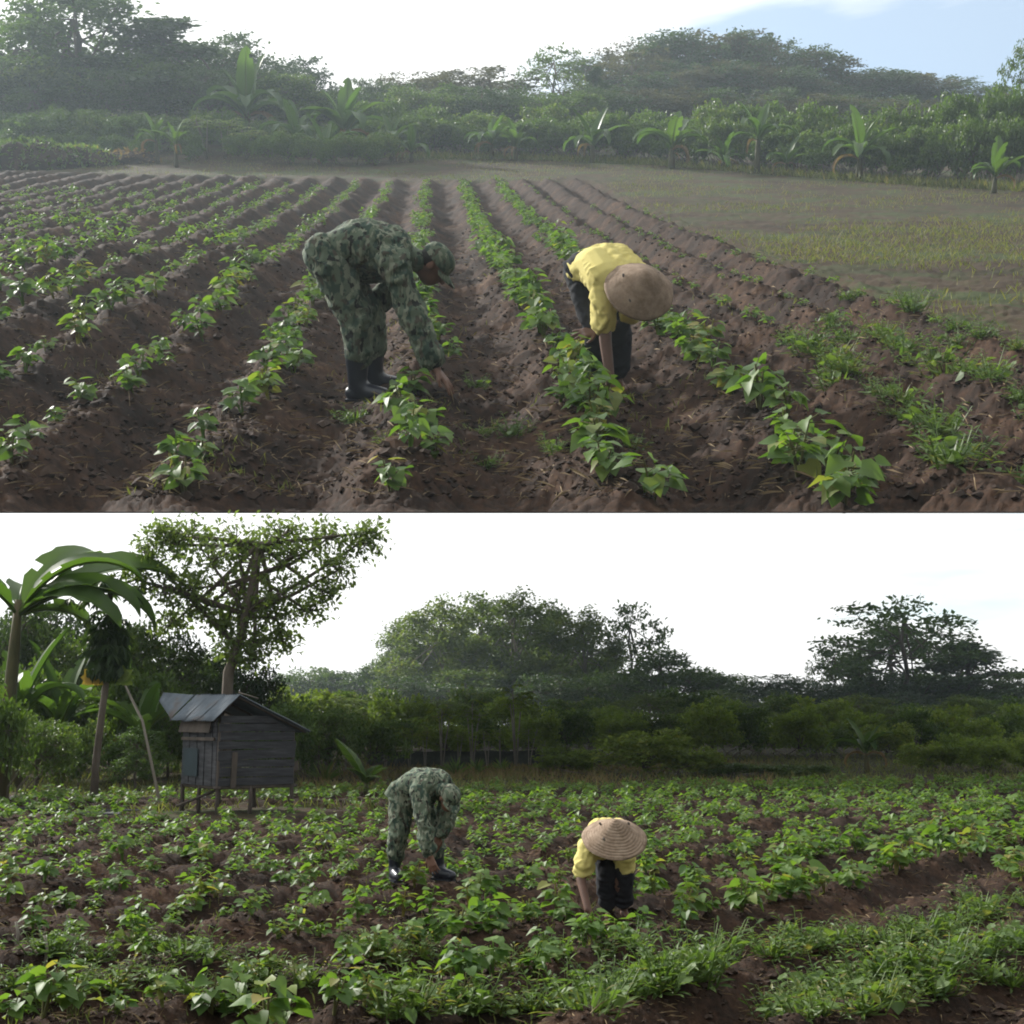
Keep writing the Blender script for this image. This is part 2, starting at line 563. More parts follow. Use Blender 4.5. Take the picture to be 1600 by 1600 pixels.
M_POST = rough_mat('dark_post', [(0.3, (0.05, 0.042, 0.036)), (0.7, (0.12, 0.10, 0.085))], 3.0, 0.9, 0.5, 10, (1, 1, 0.3))
M_ZINC = rough_mat('weathered_zinc', [(0.3, (0.075, 0.092, 0.112)), (0.55, (0.12, 0.145, 0.17)), (0.75, (0.11, 0.09, 0.08))], 2.5, 0.72, 0.2, 6, spec=0.3)
M_TARP = rough_mat('blue_sheet', [(0.3, (0.022, 0.036, 0.044)), (0.7, (0.038, 0.058, 0.068))], 3.0, 0.6)
M_NET = rough_mat('dark_net', [(0.3, (0.045, 0.052, 0.045)), (0.7, (0.08, 0.088, 0.075))], 6.0, 0.9, 0.4, 30)
M_STONE = rough_mat('pale_stone', [(0.3, (0.30, 0.29, 0.27)), (0.7, (0.48, 0.46, 0.43))], 4.0, 0.9, 0.4, 12)

# ------------------------------------------------------------------ the ground of both fields
def fan_ground(name, frame, y0, y1, half, ncol, nrow, mat, tintf, cut):
    a = np.linspace(-half, half, ncol)
    ys = np.full(ncol, y0)
    t = np.linspace(0, 1, nrow)[:, None]
    Y = ys[None] * (y1 / ys[None]) ** t
    X = a[None] * Y
    Z = frame.zf(X, Y)
    if cut:                                     # the near end is sliced off along an inclined plane through the ridges
        Z = np.maximum(Z, CAM_H - Y * TAN_CUT + .001)
    V = np.stack([X, Y, Z], -1).reshape(-1, 3)
    idx = np.arange(nrow * ncol).reshape(nrow, ncol)
    F = np.stack([idx[:-1, :-1], idx[:-1, 1:], idx[1:, 1:], idx[1:, :-1]], -1).reshape(-1, 4)
    tint = tintf(V[:, 0], V[:, 1])
    faces = [F]
    if cut:                                     # the slab's underside and ends
        rows = np.unique(np.concatenate([np.arange(0, 130, 2), np.linspace(130, nrow - 1, 40).astype(int)]))
        th = np.minimum(0.22, 0.16 * (Y[rows] - ys[None]) + 0.004)
        Vb = np.stack([X[rows], Y[rows], np.where(rows[:, None] == 0, Z[rows], np.minimum(Z[rows] - .0008 * (Y[rows] - y0), np.maximum(frame.zf(X[rows], Y[rows], False) - .05 - .1 * (Y[rows] > 9) - th, CAM_H - Y[rows] * TAN_CUT + 0.02 * (Y[rows] - 5.0))))], -1).reshape(-1, 3)
        n0 = len(V)
        ib = n0 + np.arange(len(rows) * ncol).reshape(len(rows), ncol)
        Fb = np.stack([ib[:-1, :-1], ib[1:, :-1], ib[1:, 1:], ib[:-1, 1:]], -1).reshape(-1, 4)
        side = []
        for c in (0, ncol - 1):
            for i in range(len(rows) - 1):
                seg = [idx[r, c] for r in range(rows[i], rows[i + 1] + 1)]
                for q in range(len(seg) - 1):
                    side.append((seg[q], seg[q + 1], ib[i + 1, c] if q >= len(seg) // 2 else ib[i, c], ib[i, c]) if q != len(seg) // 2 else (seg[q], seg[q + 1], ib[i + 1, c], ib[i, c]))
        side = [s for s in side if len(set(s)) == 4]
        back = [(idx[-1, k], idx[-1, k + 1], ib[-1, k + 1], ib[-1, k]) for k in range(ncol - 1)]
        V = np.concatenate([V, Vb]); tint = np.concatenate([tint, np.zeros(len(Vb))])
        faces += [Fb, np.array(side), np.array(back)]
    me = make_mesh(name, V, faces, mat, True, tint)
    o = link(name, me, frame.M)
    o['kind'] = 'structure'
    return o


def tintA(x, y):
    return np.clip((1 - maskA(x, y)) * (0.8 + 0.5 * fbm(x * .5, y * .5, 11, 3)), 0, 1)


def tintB(x, y):
    return np.clip((1 - maskB(x, y)) * (0.75 + 0.5 * fbm(x * .5, y * .5, 12, 3)), 0, 1)


fan_ground('upper_field_ground', A, 4.7, 95, 0.44, 480, 440, M_SOILA, tintA, True)
fan_ground('lower_field_ground', B, 3.2, 150, 0.52, 480, 420, M_SOILB, tintB, False)
# the plain around the lower field
gx = np.array([-640, -200, -80, -30, 30, 80, 200, 640.0]); gy = np.array([-295, -100, -20, 0, 40, 120, 300, 790.0])
GX, GY = np.meshgrid(gx, gy)
gv = np.stack([GX, GY, np.full_like(GX, -0.32)], -1).reshape(-1, 3)
gi = np.arange(64).reshape(8, 8)
o = link('ground', make_mesh('ground', gv, np.stack([gi[:-1, :-1], gi[:-1, 1:], gi[1:, 1:], gi[1:, :-1]], -1).reshape(-1, 4), M_SOILB, True, np.full(64, 0.9)))
o['kind'] = 'structure'

# ------------------------------------------------------------------ trees
def build_tree(name, seed, lobes, trunk, tips, per, leaf, sig, mat, bark, tmpl=OVAL, stems=1, droop=-0.2, r0=0.12):
    """lobes: (x, y, z, rx, rz, weight) of the crown; trunk: polyline up to the fork. Returns an Empty with trunk and crown"""
    rng = np.random.default_rng(seed)
    tb = MB()
    trunk = np.array(trunk, float)
    for s in range(stems):
        off = np.zeros(3) if stems == 1 else np.array([rng.normal(0, .18), rng.normal(0, .18), 0])
        tr = trunk + off * np.linspace(1, 2.5, len(trunk))[:, None]
        rr = np.linspace(r0, r0 * 0.55, len(tr)) / math.sqrt(stems)
        tb.add(*tube(tr, rr, 8))
    P = []; top = trunk[-1]
    for lb in lobes:
        c = np.array(lb[:3]); rx, rz, w = lb[3:]
        f = trunk[max(1, int(len(trunk) * rng.uniform(.55, .99)))] if len(trunk) > 2 else top
        mid = (f + c) / 2 + rng.normal(0, .08 * rx, 3)
        rl = r0 * 0.45
        tb.add(*tube([f, mid, c], [rl, rl * .7, rl * .4], 5))
        n = max(3, int(tips * w))
        d = rdir(n, 0.25, rng)
        rad = rng.uniform(0.35, 1.0, n) ** 0.6
        T = c + d * rad[:, None] * np.array([rx, rx, rz])
        for k in range(n):
            if k % 2 == 0:
                tb.add(*tube([c + (T[k] - c) * 0.1, c + (T[k] - c) * .55 + rng.normal(0, .05 * rx, 3), T[k]], [rl * .35, rl * .25, rl * .12], 3, False))
        P.append(T)
    P = np.concatenate(P)
    L = np.repeat(P, per, 0) + rng.normal(0, 1, (len(P) * per, 3)) * np.array([sig, sig, sig * .55])
    ax = rdir(len(L), droop, rng); nr = rdir(len(L), 1.1, rng)
    tint = np.clip(np.repeat(rng.random(len(P)), per) * .5 + rng.random(len(L)) * .5, 0, 1)
    V, F, t = scatter(tmpl, L, ax, nr, leaf * rng.uniform(.7, 1.3, len(L)), tint)
    e = bpy.data.objects.new(name, None); COL.objects.link(e)
    link('trunk', tb.mesh('trunk', bark), None, e)
    link('crown', make_mesh('crown', V, F, mat, False, t), None, e)
    return e


def lobes_round(seed, n, R, zc, rz, small=0.45):
    rng = np.random.default_rng(seed)
    out = [(0, 0, zc, R * .75, rz * .75, 1.0)]
    for i in range(n):
        a = 2.4 * i + rng.uniform(-.3, .3); el = rng.uniform(-.6, .9); q = rng.uniform(.6, .9)
        out.append((R * q * math.cos(a) * math.cos(el), R * q * math.sin(a) * math.cos(el), zc + rz * q * math.sin(el), R * small * rng.uniform(.8, 1.2), rz * small * rng.uniform(.7, 1.1), 0.55))
    return out


def lobes_airy(seed, n, R, z0, z1):
    rng = np.random.default_rng(seed)
    out = []
    for i in range(n):
        t = (i + .5) / n
        a = 2.4 * i + rng.uniform(-.5, .5)
        rr = R * (0.35 + 0.65 * math.sin(math.pi * min(1, .2 + .75 * t))) * rng.uniform(.55, 1.0)
        if i == n - 1: rr *= .3
        out.append((rr * math.cos(a), rr * math.sin(a), z0 + (z1 - z0) * t, R * rng.uniform(.26, .44), (z1 - z0) * rng.uniform(.11, .20), 1.0))
    return out


def wiggle(seed, h, n=6, a=0.05, lean=(0, 0)):
    rng = np.random.default_rng(seed)
    return [(lean[0] * h * (i / (n - 1)) + rng.normal(0, a) * (i > 0), lean[1] * h * (i / (n - 1)) + rng.normal(0, a) * (i > 0), h * i / (n - 1)) for i in range(n)]


# prototypes, all about one unit high: (0,0,0) base, top at z = 1
PROTO, SIZE = {}, {}
def measure(key):
    me = PROTO[key].children[1].data
    co = np.empty(len(me.vertices) * 3, np.float32); me.vertices.foreach_get('co', co); co = co.reshape(-1, 3)
    SIZE[key] = (float(np.percentile(co[:, 2], 99.5)), 2 * float(np.percentile(np.abs(co[:, :2]), 98)))


def proto(key, *a, **k):
    PROTO[key] = build_tree(*a, **k)
    measure(key)


for i in range(2):
    proto(f'airy{i}', 'tree', 100 + i, lobes_airy(100 + i, 15, .36, .26, .97), wiggle(100 + i, .80, 7, .012), 30, 15, .034, .030, M_TREE[0], M_BARK, r0=.016)
    proto(f'open{i}', 'tree', 110 + i, lobes_airy(110 + i, 14, .34, .30, .97), wiggle(110 + i, .84, 7, .012), 16, 10, .038, .026, M_TREE[3 if i else 0], M_BARK, r0=.014)
    proto(f'dense{i}', 'tree', 120 + i, lobes_round(120 + i, 13, .42, .53, .44), wiggle(120 + i, .5, 5, .01), 46, 18, .036, .032, M_TREE[1 - i], M_BARK, r0=.022)
    proto(f'wood{i}', 'tree', 130 + i, lobes_round(130 + i, 13, .40, .54, .44, .38), wiggle(130 + i, .55, 5, .01), 40, 15, .032, .026, M_TREE[[1, 3][i]], M_BARK, r0=.018)
    proto(f'rubber{i}', 'tree', 140 + i, lobes_airy(140 + i, 15, .27, .34, .97), wiggle(140 + i, .85, 8, .010), 30, 15, .026, .028, M_TREE[2], M_PALE_BARK, r0=.011)
    proto(f'shrub{i}', 'shrub', 150 + i, lobes_round(150 + i, 10, .55, .52, .46, .42), wiggle(150 + i, .3, 4, .02), 34, 14, .075, .055, M_SHRUB, M_BARK, r0=.02, stems=4)
    proto(f'palebush{i}', 'shrub', 155 + i, lobes_round(155 + i, 12, .55, .50, .46, .40), wiggle(150 + i, .3, 4, .02), 34, 14, .075, .055, M_CASSAVA, M_BARK, r0=.02, stems=4)  # light green bush; its paleness also brightens shrubs in the terrace's shade
    proto(f'spiky{i}', 'tree', 160 + i, [(0.0, 0, .55 + .08 * q, .36 - .045 * q, .12, .5) for q in range(6)] + lobes_round(160 + i, 8, .36, .5, .4), wiggle(160 + i, .55, 5, .01), 40, 16, .050, .030, M_TREE[1 - i], M_BARK, LANCE, droop=.7, r0=.02)
    proto(f'tier{i}', 'tree', 170 + i, [(.22 * math.cos(2.4 * q) * (1 - q / 9), .22 * math.sin(2.4 * q) * (1 - q / 9), .34 + .62 * q / 8, .25 * (1 - q / 11), .05, 1.0) for q in range(9)], wiggle(170 + i, .88, 7, .008), 30, 15, .036, .026, M_TREE[1], M_BARK, r0=.016)


def cassava_proto(seed):
    rng = np.random.default_rng(seed)
    e = bpy.data.objects.new('cassava', None); COL.objects.link(e)
    tb = MB(); P = []; AX = []; S = []
    for s in range(3):
        a = rng.uniform(0, 6.28); d = np.array([math.cos(a), math.sin(a), 0]) * rng.uniform(.02, .12)
        h = rng.uniform(.72, .88)
        pts = np.array([d * .15, d * .5 + (0, 0, h * .4), d * 1.0 + (0, 0, h * .75), d * 1.5 + (0, 0, h)])
        tb.add(*tube(pts, [.011, .010, .009, .006], 5))
        for q in range(11):
            b = rng.uniform(0, 6.28); el = rng.uniform(-.2, .7)
            v = np.array([math.cos(b) * math.cos(el), math.sin(b) * math.cos(el), math.sin(el)])
            st = pts[3] - (0, 0, rng.uniform(0, .14)); tip = st + v * rng.uniform(.08, .17)
            tb.add(*tube([st, tip], [.0035, .0025], 3, False))
            out = np.array([math.cos(b), math.sin(b), 0]); sd = np.array([-math.sin(b), math.cos(b), 0])
            for f in range(6):
                th = -1.9 + 3.8 * f / 5
                P.append(tip); AX.append(out * math.cos(th) + sd * math.sin(th) + (0, 0, -.35)); S.append(rng.uniform(.08, .13))
    V, F, t = scatter(LANCE, np.array(P), np.array(AX), np.tile([[0, 0, 1.0]], (len(P), 1)) + rng.normal(0, .2, (len(P), 3)), np.array(S))
    link('stem', tb.mesh('stem', M_PALE_BARK), None, e)
    link('foliage', make_mesh('foliage', V, F, M_CASSAVA, False, t), None, e)
    return e


for i in range(3):
    PROTO[f'cassava{i}'] = cassava_proto(i + 1)
    measure(f'cassava{i}')


def banana_leaf_mesh(name, length, width, arch, fold, mat, seed, torn=0.25):
    """a paddle leaf that rises along +Y/+Z from its stalk and arches over; torn into strips at the margin"""
    rng = np.random.default_rng(seed)
    n = 15
    V = []; F = []; ang = math.radians(78); p = np.array([0.0, 0.0, 0.0]); step = length / (n - 1)
    for i in range(n):
        s = i / (n - 1)
        w = 0.012 if s < .14 else width * .5 * math.sin(math.pi * min(1, ((s - .12) / .88)) ** .8) ** .55 + .004
        nx = np.array([0, -math.sin(ang), math.cos(ang)])
        jl, jr = (rng.uniform(1 - torn, 1.0) for _ in range(2))
        up = fold * w * .7
        V += [p + np.array([-w * jl, 0, 0]) + nx * up, p + np.array([-w * .5, 0, 0]) + nx * up * .55, p, p + np.array([w * .5, 0, 0]) + nx * up * .55, p + np.array([w * jr, 0, 0]) + nx * up]
        p = p + step * np.array([0, math.cos(ang), math.sin(ang)])
        ang -= arch / (n - 1) * (0.5 + 1.2 * s)
    for i in range(n - 1):
        for k in range(4):
            if k in (0, 3) and rng.random() < torn * .5 and i > 2:
                continue
            F.append((i * 5 + k, i * 5 + k + 1, i * 5 + 5 + k + 1, i * 5 + 5 + k))
    V = np.array(V)
    rib = V.reshape(n, 5, 3)[:, 2] + (0, 0, -.006)
    mb = MB()
    mb.add(V, np.array(F), np.clip(.5 + rng.normal(0, .2), 0, 1))
    mb.add(*tube(rib, np.linspace(.022, .004, n), 4), tint=.9)
    return mb.mesh(name, mat)


BLEAF = [banana_leaf_mesh('banana_leaf', 1.25, .36, math.radians(a), .5, M_BANANA, 20 + q, tn) for q, (a, tn) in enumerate([(25, .1), (75, .25), (115, .35), (150, .4), (55, .2)])]
BDEAD = banana_leaf_mesh('withered_leaf', .9, .16, math.radians(150), .9, M_DEADLEAF, 31, .5)


def banana(name, M, label, seed, leaves=8, stem=0.9, group=None, upright=2, dead=2, cat='banana plant', spread=1.0):
    rng = np.random.default_rng(seed)
    e = link(name, None, M)
    tag(e, label, cat, group)
    pts = [(0, 0, -.06), (.01, .01, stem * .4), (.0, .02, stem * .8), (0, .02, stem * 1.05)]
    link('stem', MB_tube('stem', pts, [.10, .085, .065, .045], M_BSTEM, 9), None, e)
    a0 = rng.uniform(0, 6.28)
    for k in range(leaves):
        me = BLEAF[0] if k < upright else BLEAF[int(rng.choice([1, 2, 4, 3], p=[.3, .3, .15, .25]))]
        az = a0 + 2.4 * k + rng.uniform(-.3, .3)
        tilt = rng.uniform(-.05, .2) if k < upright else rng.uniform(.15, .6) * spread
        ml = Matrix.Translation((0, 0, stem * (1.0 - .02 * k))) @ Matrix.Rotation(az, 4, 'Z') @ Matrix.Rotation(-tilt, 4, 'X') @ Matrix.Scale(rng.uniform(.8, 1.12), 4)
        link('leaf', me, ml, e)
    for k in range(dead):
        ml = Matrix.Translation((0, 0, stem * .86)) @ Matrix.Rotation(rng.uniform(0, 6.28), 4, 'Z') @ Matrix.Rotation(-.9, 4, 'X')
        link('withered_leaf', BDEAD, ml, e)
    return e


def MB_tube(name, pts, r, mat, n=8):
    mb = MB(); mb.add(*tube(pts, r, n)); return mb.mesh(name, mat)


NTH = {}
def nth(key):
    NTH[key] = NTH.get(key, 0) + 1
    return ordinal(NTH[key])


ORD = ['', 'first', 'second', 'third', 'fourth', 'fifth', 'sixth', 'seventh', 'eighth', 'ninth', 'tenth', 'eleventh', 'twelfth', 'thirteenth', 'fourteenth', 'fifteenth', 'sixteenth', 'seventeenth', 'eighteenth', 'nineteenth']
TENS = {2: 'twenty', 3: 'thirty', 4: 'forty', 5: 'fifty', 6: 'sixty'}


def ordinal(n):
    if n < 20: return ORD[n]
    t, u_ = divmod(n, 10)
    return (TENS[t][:-1] + 'ieth') if u_ == 0 else TENS[t] + '-' + ORD[u_]


def plant_tree(frame, key, px, Y, top, width, label, group=None, cat='tree', name=None, rz=None, basepx=None, sink=0.05):
    """stands a copy of a prototype at distance Y in column px; its top reaches row top, its crown is width px across"""
    b = frame.stand(basepx if basepx is not None else px, Y)
    t = frame.at(px, top, Y)
    h = (t.z - b.z + sink) / SIZE[key][0] / 1.02
    w = width / FPX * Y / SIZE[key][1]
    rz = RNG.uniform(0, 6.28) if rz is None else rz
    shear = Matrix.Identity(4)
    M = frame.M @ Matrix.Translation((b.x, b.y, b.z - sink)) @ Matrix.Rotation(rz, 4, 'Z') @ Matrix.Diagonal((w, w, h * 1.02, 1))
    o = copy_tree(PROTO[key], M)
    o.name = name or ('shrub' if key.startswith(('shrub', 'palebush')) else 'cassava_plant' if key.startswith('cassava') else 'tree')
    return tag(o, label, cat, group)



# ------------------------------------------------------------------ people
def skin_mat(name, col):
    return rough_mat(name, [(0.3, tuple(c * .8 for c in col)), (0.7, tuple(c * 1.15 for c in col))], 12.0, 0.55, 0.15, 60, spec=0.4)


def camo_mat(name):
    m, N, L = new_mat(name)
    out = N.new('ShaderNodeOutputMaterial')
    p = N.new('ShaderNodeBsdfPrincipled'); p.inputs['Roughness'].default_value = 0.9
    p.inputs['Specular IOR Level'].default_value = 0.15
    cur = None
    base = N.new('ShaderNodeRGB'); base.outputs[0].default_value = (0.105, 0.135, 0.095, 1); cur = base.outputs[0]
    for i, (sc, th, col, st) in enumerate([(20, .53, (0.045, 0.072, 0.055), (1, 1, .55)), (26, .60, (0.075, 0.068, 0.052), (1, 1, .6)), (30, .565, (0.19, 0.21, 0.155), (1, 1, .4)), (24, .62, (0.022, 0.024, 0.022), (1, 1, .6))]):
        t = N.new('ShaderNodeTexCoord'); mpn = N.new('ShaderNodeMapping')
        mpn.inputs['Location'].default_value = (i * 3.1, i * 1.7, i * 5.3); mpn.inputs['Scale'].default_value = st
        n = N.new('ShaderNodeTexNoise'); n.inputs['Scale'].default_value = sc; n.inputs['Detail'].default_value = 2.5
        L.new(t.outputs['Object'], mpn.inputs['Vector']); L.new(mpn.outputs[0], n.inputs['Vector'])
        r = N.new('ShaderNodeMapRange'); r.inputs['From Min'].default_value = th - .012; r.inputs['From Max'].default_value = th + .012
        L.new(n.outputs['Fac'], r.inputs['Value'])
        mx = N.new('ShaderNodeMix'); mx.data_type = 'RGBA'; mx.inputs['B'].default_value = (*col, 1)
        L.new(r.outputs[0], mx.inputs['Factor']); L.new(cur, mx.inputs['A']); cur = mx.outputs['Result']
    L.new(cur, p.inputs['Base Color'])
    b = N.new('ShaderNodeBump'); b.inputs['Strength'].default_value = .35; b.inputs['Distance'].default_value = .02
    n = noise_node(N, L, 14, 3, .5); L.new(n.outputs['Fac'], b.inputs['Height']); L.new(b.outputs[0], p.inputs['Normal'])
    L.new(p.outputs[0], out.inputs['Surface'])
    return m


M_SKIN = skin_mat('skin', (0.17, 0.088, 0.058))
M_SKIN2 = skin_mat('sunburnt_skin', (0.145, 0.080, 0.058))
M_HAIR = rough_mat('black_hair', [(0.3, (0.012, 0.011, 0.010)), (0.7, (0.03, 0.027, 0.024))], 30, 0.6)
M_CAMO = camo_mat('camouflage_cloth')
M_YELLOW = rough_mat('yellow_cotton', [(0.3, (0.55, 0.47, 0.15)), (0.7, (0.66, 0.58, 0.22))], 5.0, 0.9, 0.3, 16)
M_TROUSER = rough_mat('dark_trousers', [(0.3, (0.014, 0.015, 0.019)), (0.7, (0.030, 0.031, 0.036))], 6.0, 0.9, 0.3, 18)
M_BOOT = rough_mat('rubber_boot', [(0.3, (0.010, 0.013, 0.022)), (0.7, (0.022, 0.026, 0.038))], 5.0, 0.32, 0.1, 10, spec=0.5)
M_CUFF = rough_mat('boot_cuff', [(0.3, (0.20, 0.21, 0.19)), (0.7, (0.36, 0.36, 0.33))], 8.0, 0.8)
M_EYE = rough_mat('eye', [(0.3, (0.01, 0.01, 0.01)), (0.7, (0.02, 0.02, 0.02))], 5.0, 0.2)


def straw_hat_mat(name):
    m, N, L = new_mat(name)
    out = N.new('ShaderNodeOutputMaterial')
    p = N.new('ShaderNodeBsdfPrincipled'); p.inputs['Roughness'].default_value = 0.85; p.inputs['Specular IOR Level'].default_value = .15
    n = noise_node(N, L, 14, 5, .65)
    r = ramp(N, [(0.3, (0.15, 0.105, 0.07)), (0.55, (0.27, 0.20, 0.145)), (0.75, (0.36, 0.28, 0.21))])
    L.new(n.outputs['Fac'], r.inputs['Fac']); L.new(r.outputs['Color'], p.inputs['Base Color'])
    t = N.new('ShaderNodeTexCoord')
    w = N.new('ShaderNodeTexWave'); w.wave_type = 'RINGS'; w.rings_direction = 'Z'; w.inputs['Scale'].default_value = 16; w.inputs['Distortion'].default_value = 1.2; w.inputs['Detail'].default_value = 2
    L.new(t.outputs['Object'], w.inputs['Vector'])
    b = N.new('ShaderNodeBump'); b.inputs['Strength'].default_value = .55; b.inputs['Distance'].default_value = .006
    L.new(w.outputs['Fac'], b.inputs['Height']); L.new(b.outputs[0], p.inputs['Normal'])
    L.new(p.outputs[0], out.inputs['Surface'])
    return m


M_HAT = straw_hat_mat('woven_hat')


def capsule(p0, p1, r0, r1, n=14):
    p0 = np.array(p0, float); p1 = np.array(p1, float)
    t = p1 - p0; L = np.linalg.norm(t) + 1e-9; t /= L
    ref = np.array([.3, .2, 1.]) if abs(t[2]) < .8 else np.array([1., .1, .2])
    u = np.cross(ref, t); u /= np.linalg.norm(u); w = np.cross(t, u)
    rings = [(p0 - t * r0 * math.cos(a), r0 * math.sin(a)) for a in (math.pi * .17, math.pi * .34)] + [(p0, r0), (p1, r1)] + [(p1 + t * r1 * math.cos(a), r1 * math.sin(a)) for a in (math.pi * .34, math.pi * .17)]
    ang = np.arange(n) * 2 * math.pi / n
    V = np.concatenate([c + r * (np.cos(ang)[:, None] * u + np.sin(ang)[:, None] * w) for c, r in rings] + [[p0 - t * r0], [p1 + t * r1]])
    F = [(i * n + k, i * n + (k + 1) % n, (i + 1) * n + (k + 1) % n, (i + 1) * n + k) for i in range(5) for k in range(n)]
    T = [(6 * n, (k + 1) % n, k) for k in range(n)] + [(6 * n + 1, 5 * n + k, 5 * n + (k + 1) % n) for k in range(n)]
    return V, [np.array(F), np.array(T)]


def ellipsoid(c, ax):
    """ax: 3x3, rows are the semi-axis vectors"""
    V, F = capsule((0, 0, -.0005), (0, 0, .0005), 1, 1, 18)
    lat = []
    n = 18; m = 10
    V = [(math.sin(math.pi * i / m) * math.cos(2 * math.pi * k / n), math.sin(math.pi * i / m) * math.sin(2 * math.pi * k / n), math.cos(math.pi * i / m)) for i in range(1, m) for k in range(n)] + [(0, 0, 1), (0, 0, -1)]
    F = [(i * n + k, (i + 1) * n + k, (i + 1) * n + (k + 1) % n, i * n + (k + 1) % n) for i in range(m - 2) for k in range(n)]
    T = [((m - 1) * n, k, (k + 1) % n) for k in range(n)] + [((m - 1) * n + 1, (m - 2) * n + (k + 1) % n, (m - 2) * n + k) for k in range(n)]
    return np.array(V) @ np.array(ax, float) + np.array(c, float), [np.array(F), np.array(T)]


def chain(mb, pts, rs):
    for i in range(len(pts) - 1):
        mb.add(*capsule(pts[i], pts[i + 1], rs[i], rs[i + 1]))


def organic(name, mb, voxel, mat, smooth=4, fold=0.0, fscale=9.0):
    me = mb.mesh(name + '_raw')
    o = bpy.data.objects.new('tmp', me); COL.objects.link(o)
    r = o.modifiers.new('r', 'REMESH'); r.mode = 'VOXEL'; r.voxel_size = voxel; r.use_smooth_shade = True
    s = o.modifiers.new('s', 'SMOOTH'); s.factor = .5; s.iterations = smooth
    dg = bpy.context.evaluated_depsgraph_get()
    out = bpy.data.meshes.new_from_object(o.evaluated_get(dg))
    bpy.data.objects.remove(o); bpy.data.meshes.remove(me)
    out.name = name; out.materials.clear(); out.materials.append(mat)
    n = len(out.vertices)
    if fold:
        co = np.empty(n * 3, np.float32); out.vertices.foreach_get('co', co); co = co.reshape(-1, 3).astype(float)
        no = np.empty(n * 3, np.float32); out.vertices.foreach_get('normal', no); no = no.reshape(-1, 3)
        f2 = .5 - np.abs(vnoise(co[:, 0] * fscale * 3.1 - co[:, 2] * 9, co[:, 2] * fscale * 2.2 + co[:, 1] * 17, 78)) * 1.2
        f = .45 * f2 + 1 - np.abs(fbm(co[:, 0] * fscale + co[:, 1] * 3, co[:, 2] * fscale * 1.6 - co[:, 1] * fscale, 77, 3)) * 1.6
        out.vertices.foreach_set('co', (co + no * (np.maximum(f, -.12) * fold)[:, None]).astype(np.float32).ravel())
        out.update()
    return out


def hand(mb, W, d, nrm, curl=.5, spread=.16, flip=1, k=1.0):
    W, d, nrm = (np.array(v, float) for v in (W, d, nrm))
    d /= np.linalg.norm(d); nrm -= d * nrm.dot(d); nrm /= np.linalg.norm(nrm)
    s = np.cross(d, nrm) * flip
    for q in (-1, -.3, .3, 1):
        mb.add(*capsule(W + s * .017 * q * k, W + d * .082 * k + s * .029 * q * k, .0155 * k, .0135 * k, 10))
    for i, (off, ln) in enumerate(zip((-.031, -.0105, .0105, .031), (.060, .074, .078, .068))):
        b = W + d * .085 * k + s * off * k
        dd = d + s * (i - 1.5) * spread; dd /= np.linalg.norm(dd)
        d1 = dd * math.cos(curl * .5) + nrm * math.sin(curl * .5)
        d2 = dd * math.cos(curl * 1.3) + nrm * math.sin(curl * 1.3)
        m = b + d1 * ln * .52 * k; e = m + d2 * ln * .5 * k
        mb.add(*capsule(b - d * .01, m, .0105 * k, .0095 * k, 8)); mb.add(*capsule(m, e, .0095 * k, .0075 * k, 8))
    tb = W + d * .022 * k + s * .026 * k
    tm = tb + (d * .7 + s * .75 + nrm * .25) * .042 * k; te = tm + (d * .95 + s * .2 + nrm * .35) * .034 * k
    mb.add(*capsule(tb, tm, .0135 * k, .011 * k, 8)); mb.add(*capsule(tm, te, .011 * k, .0085 * k, 8))


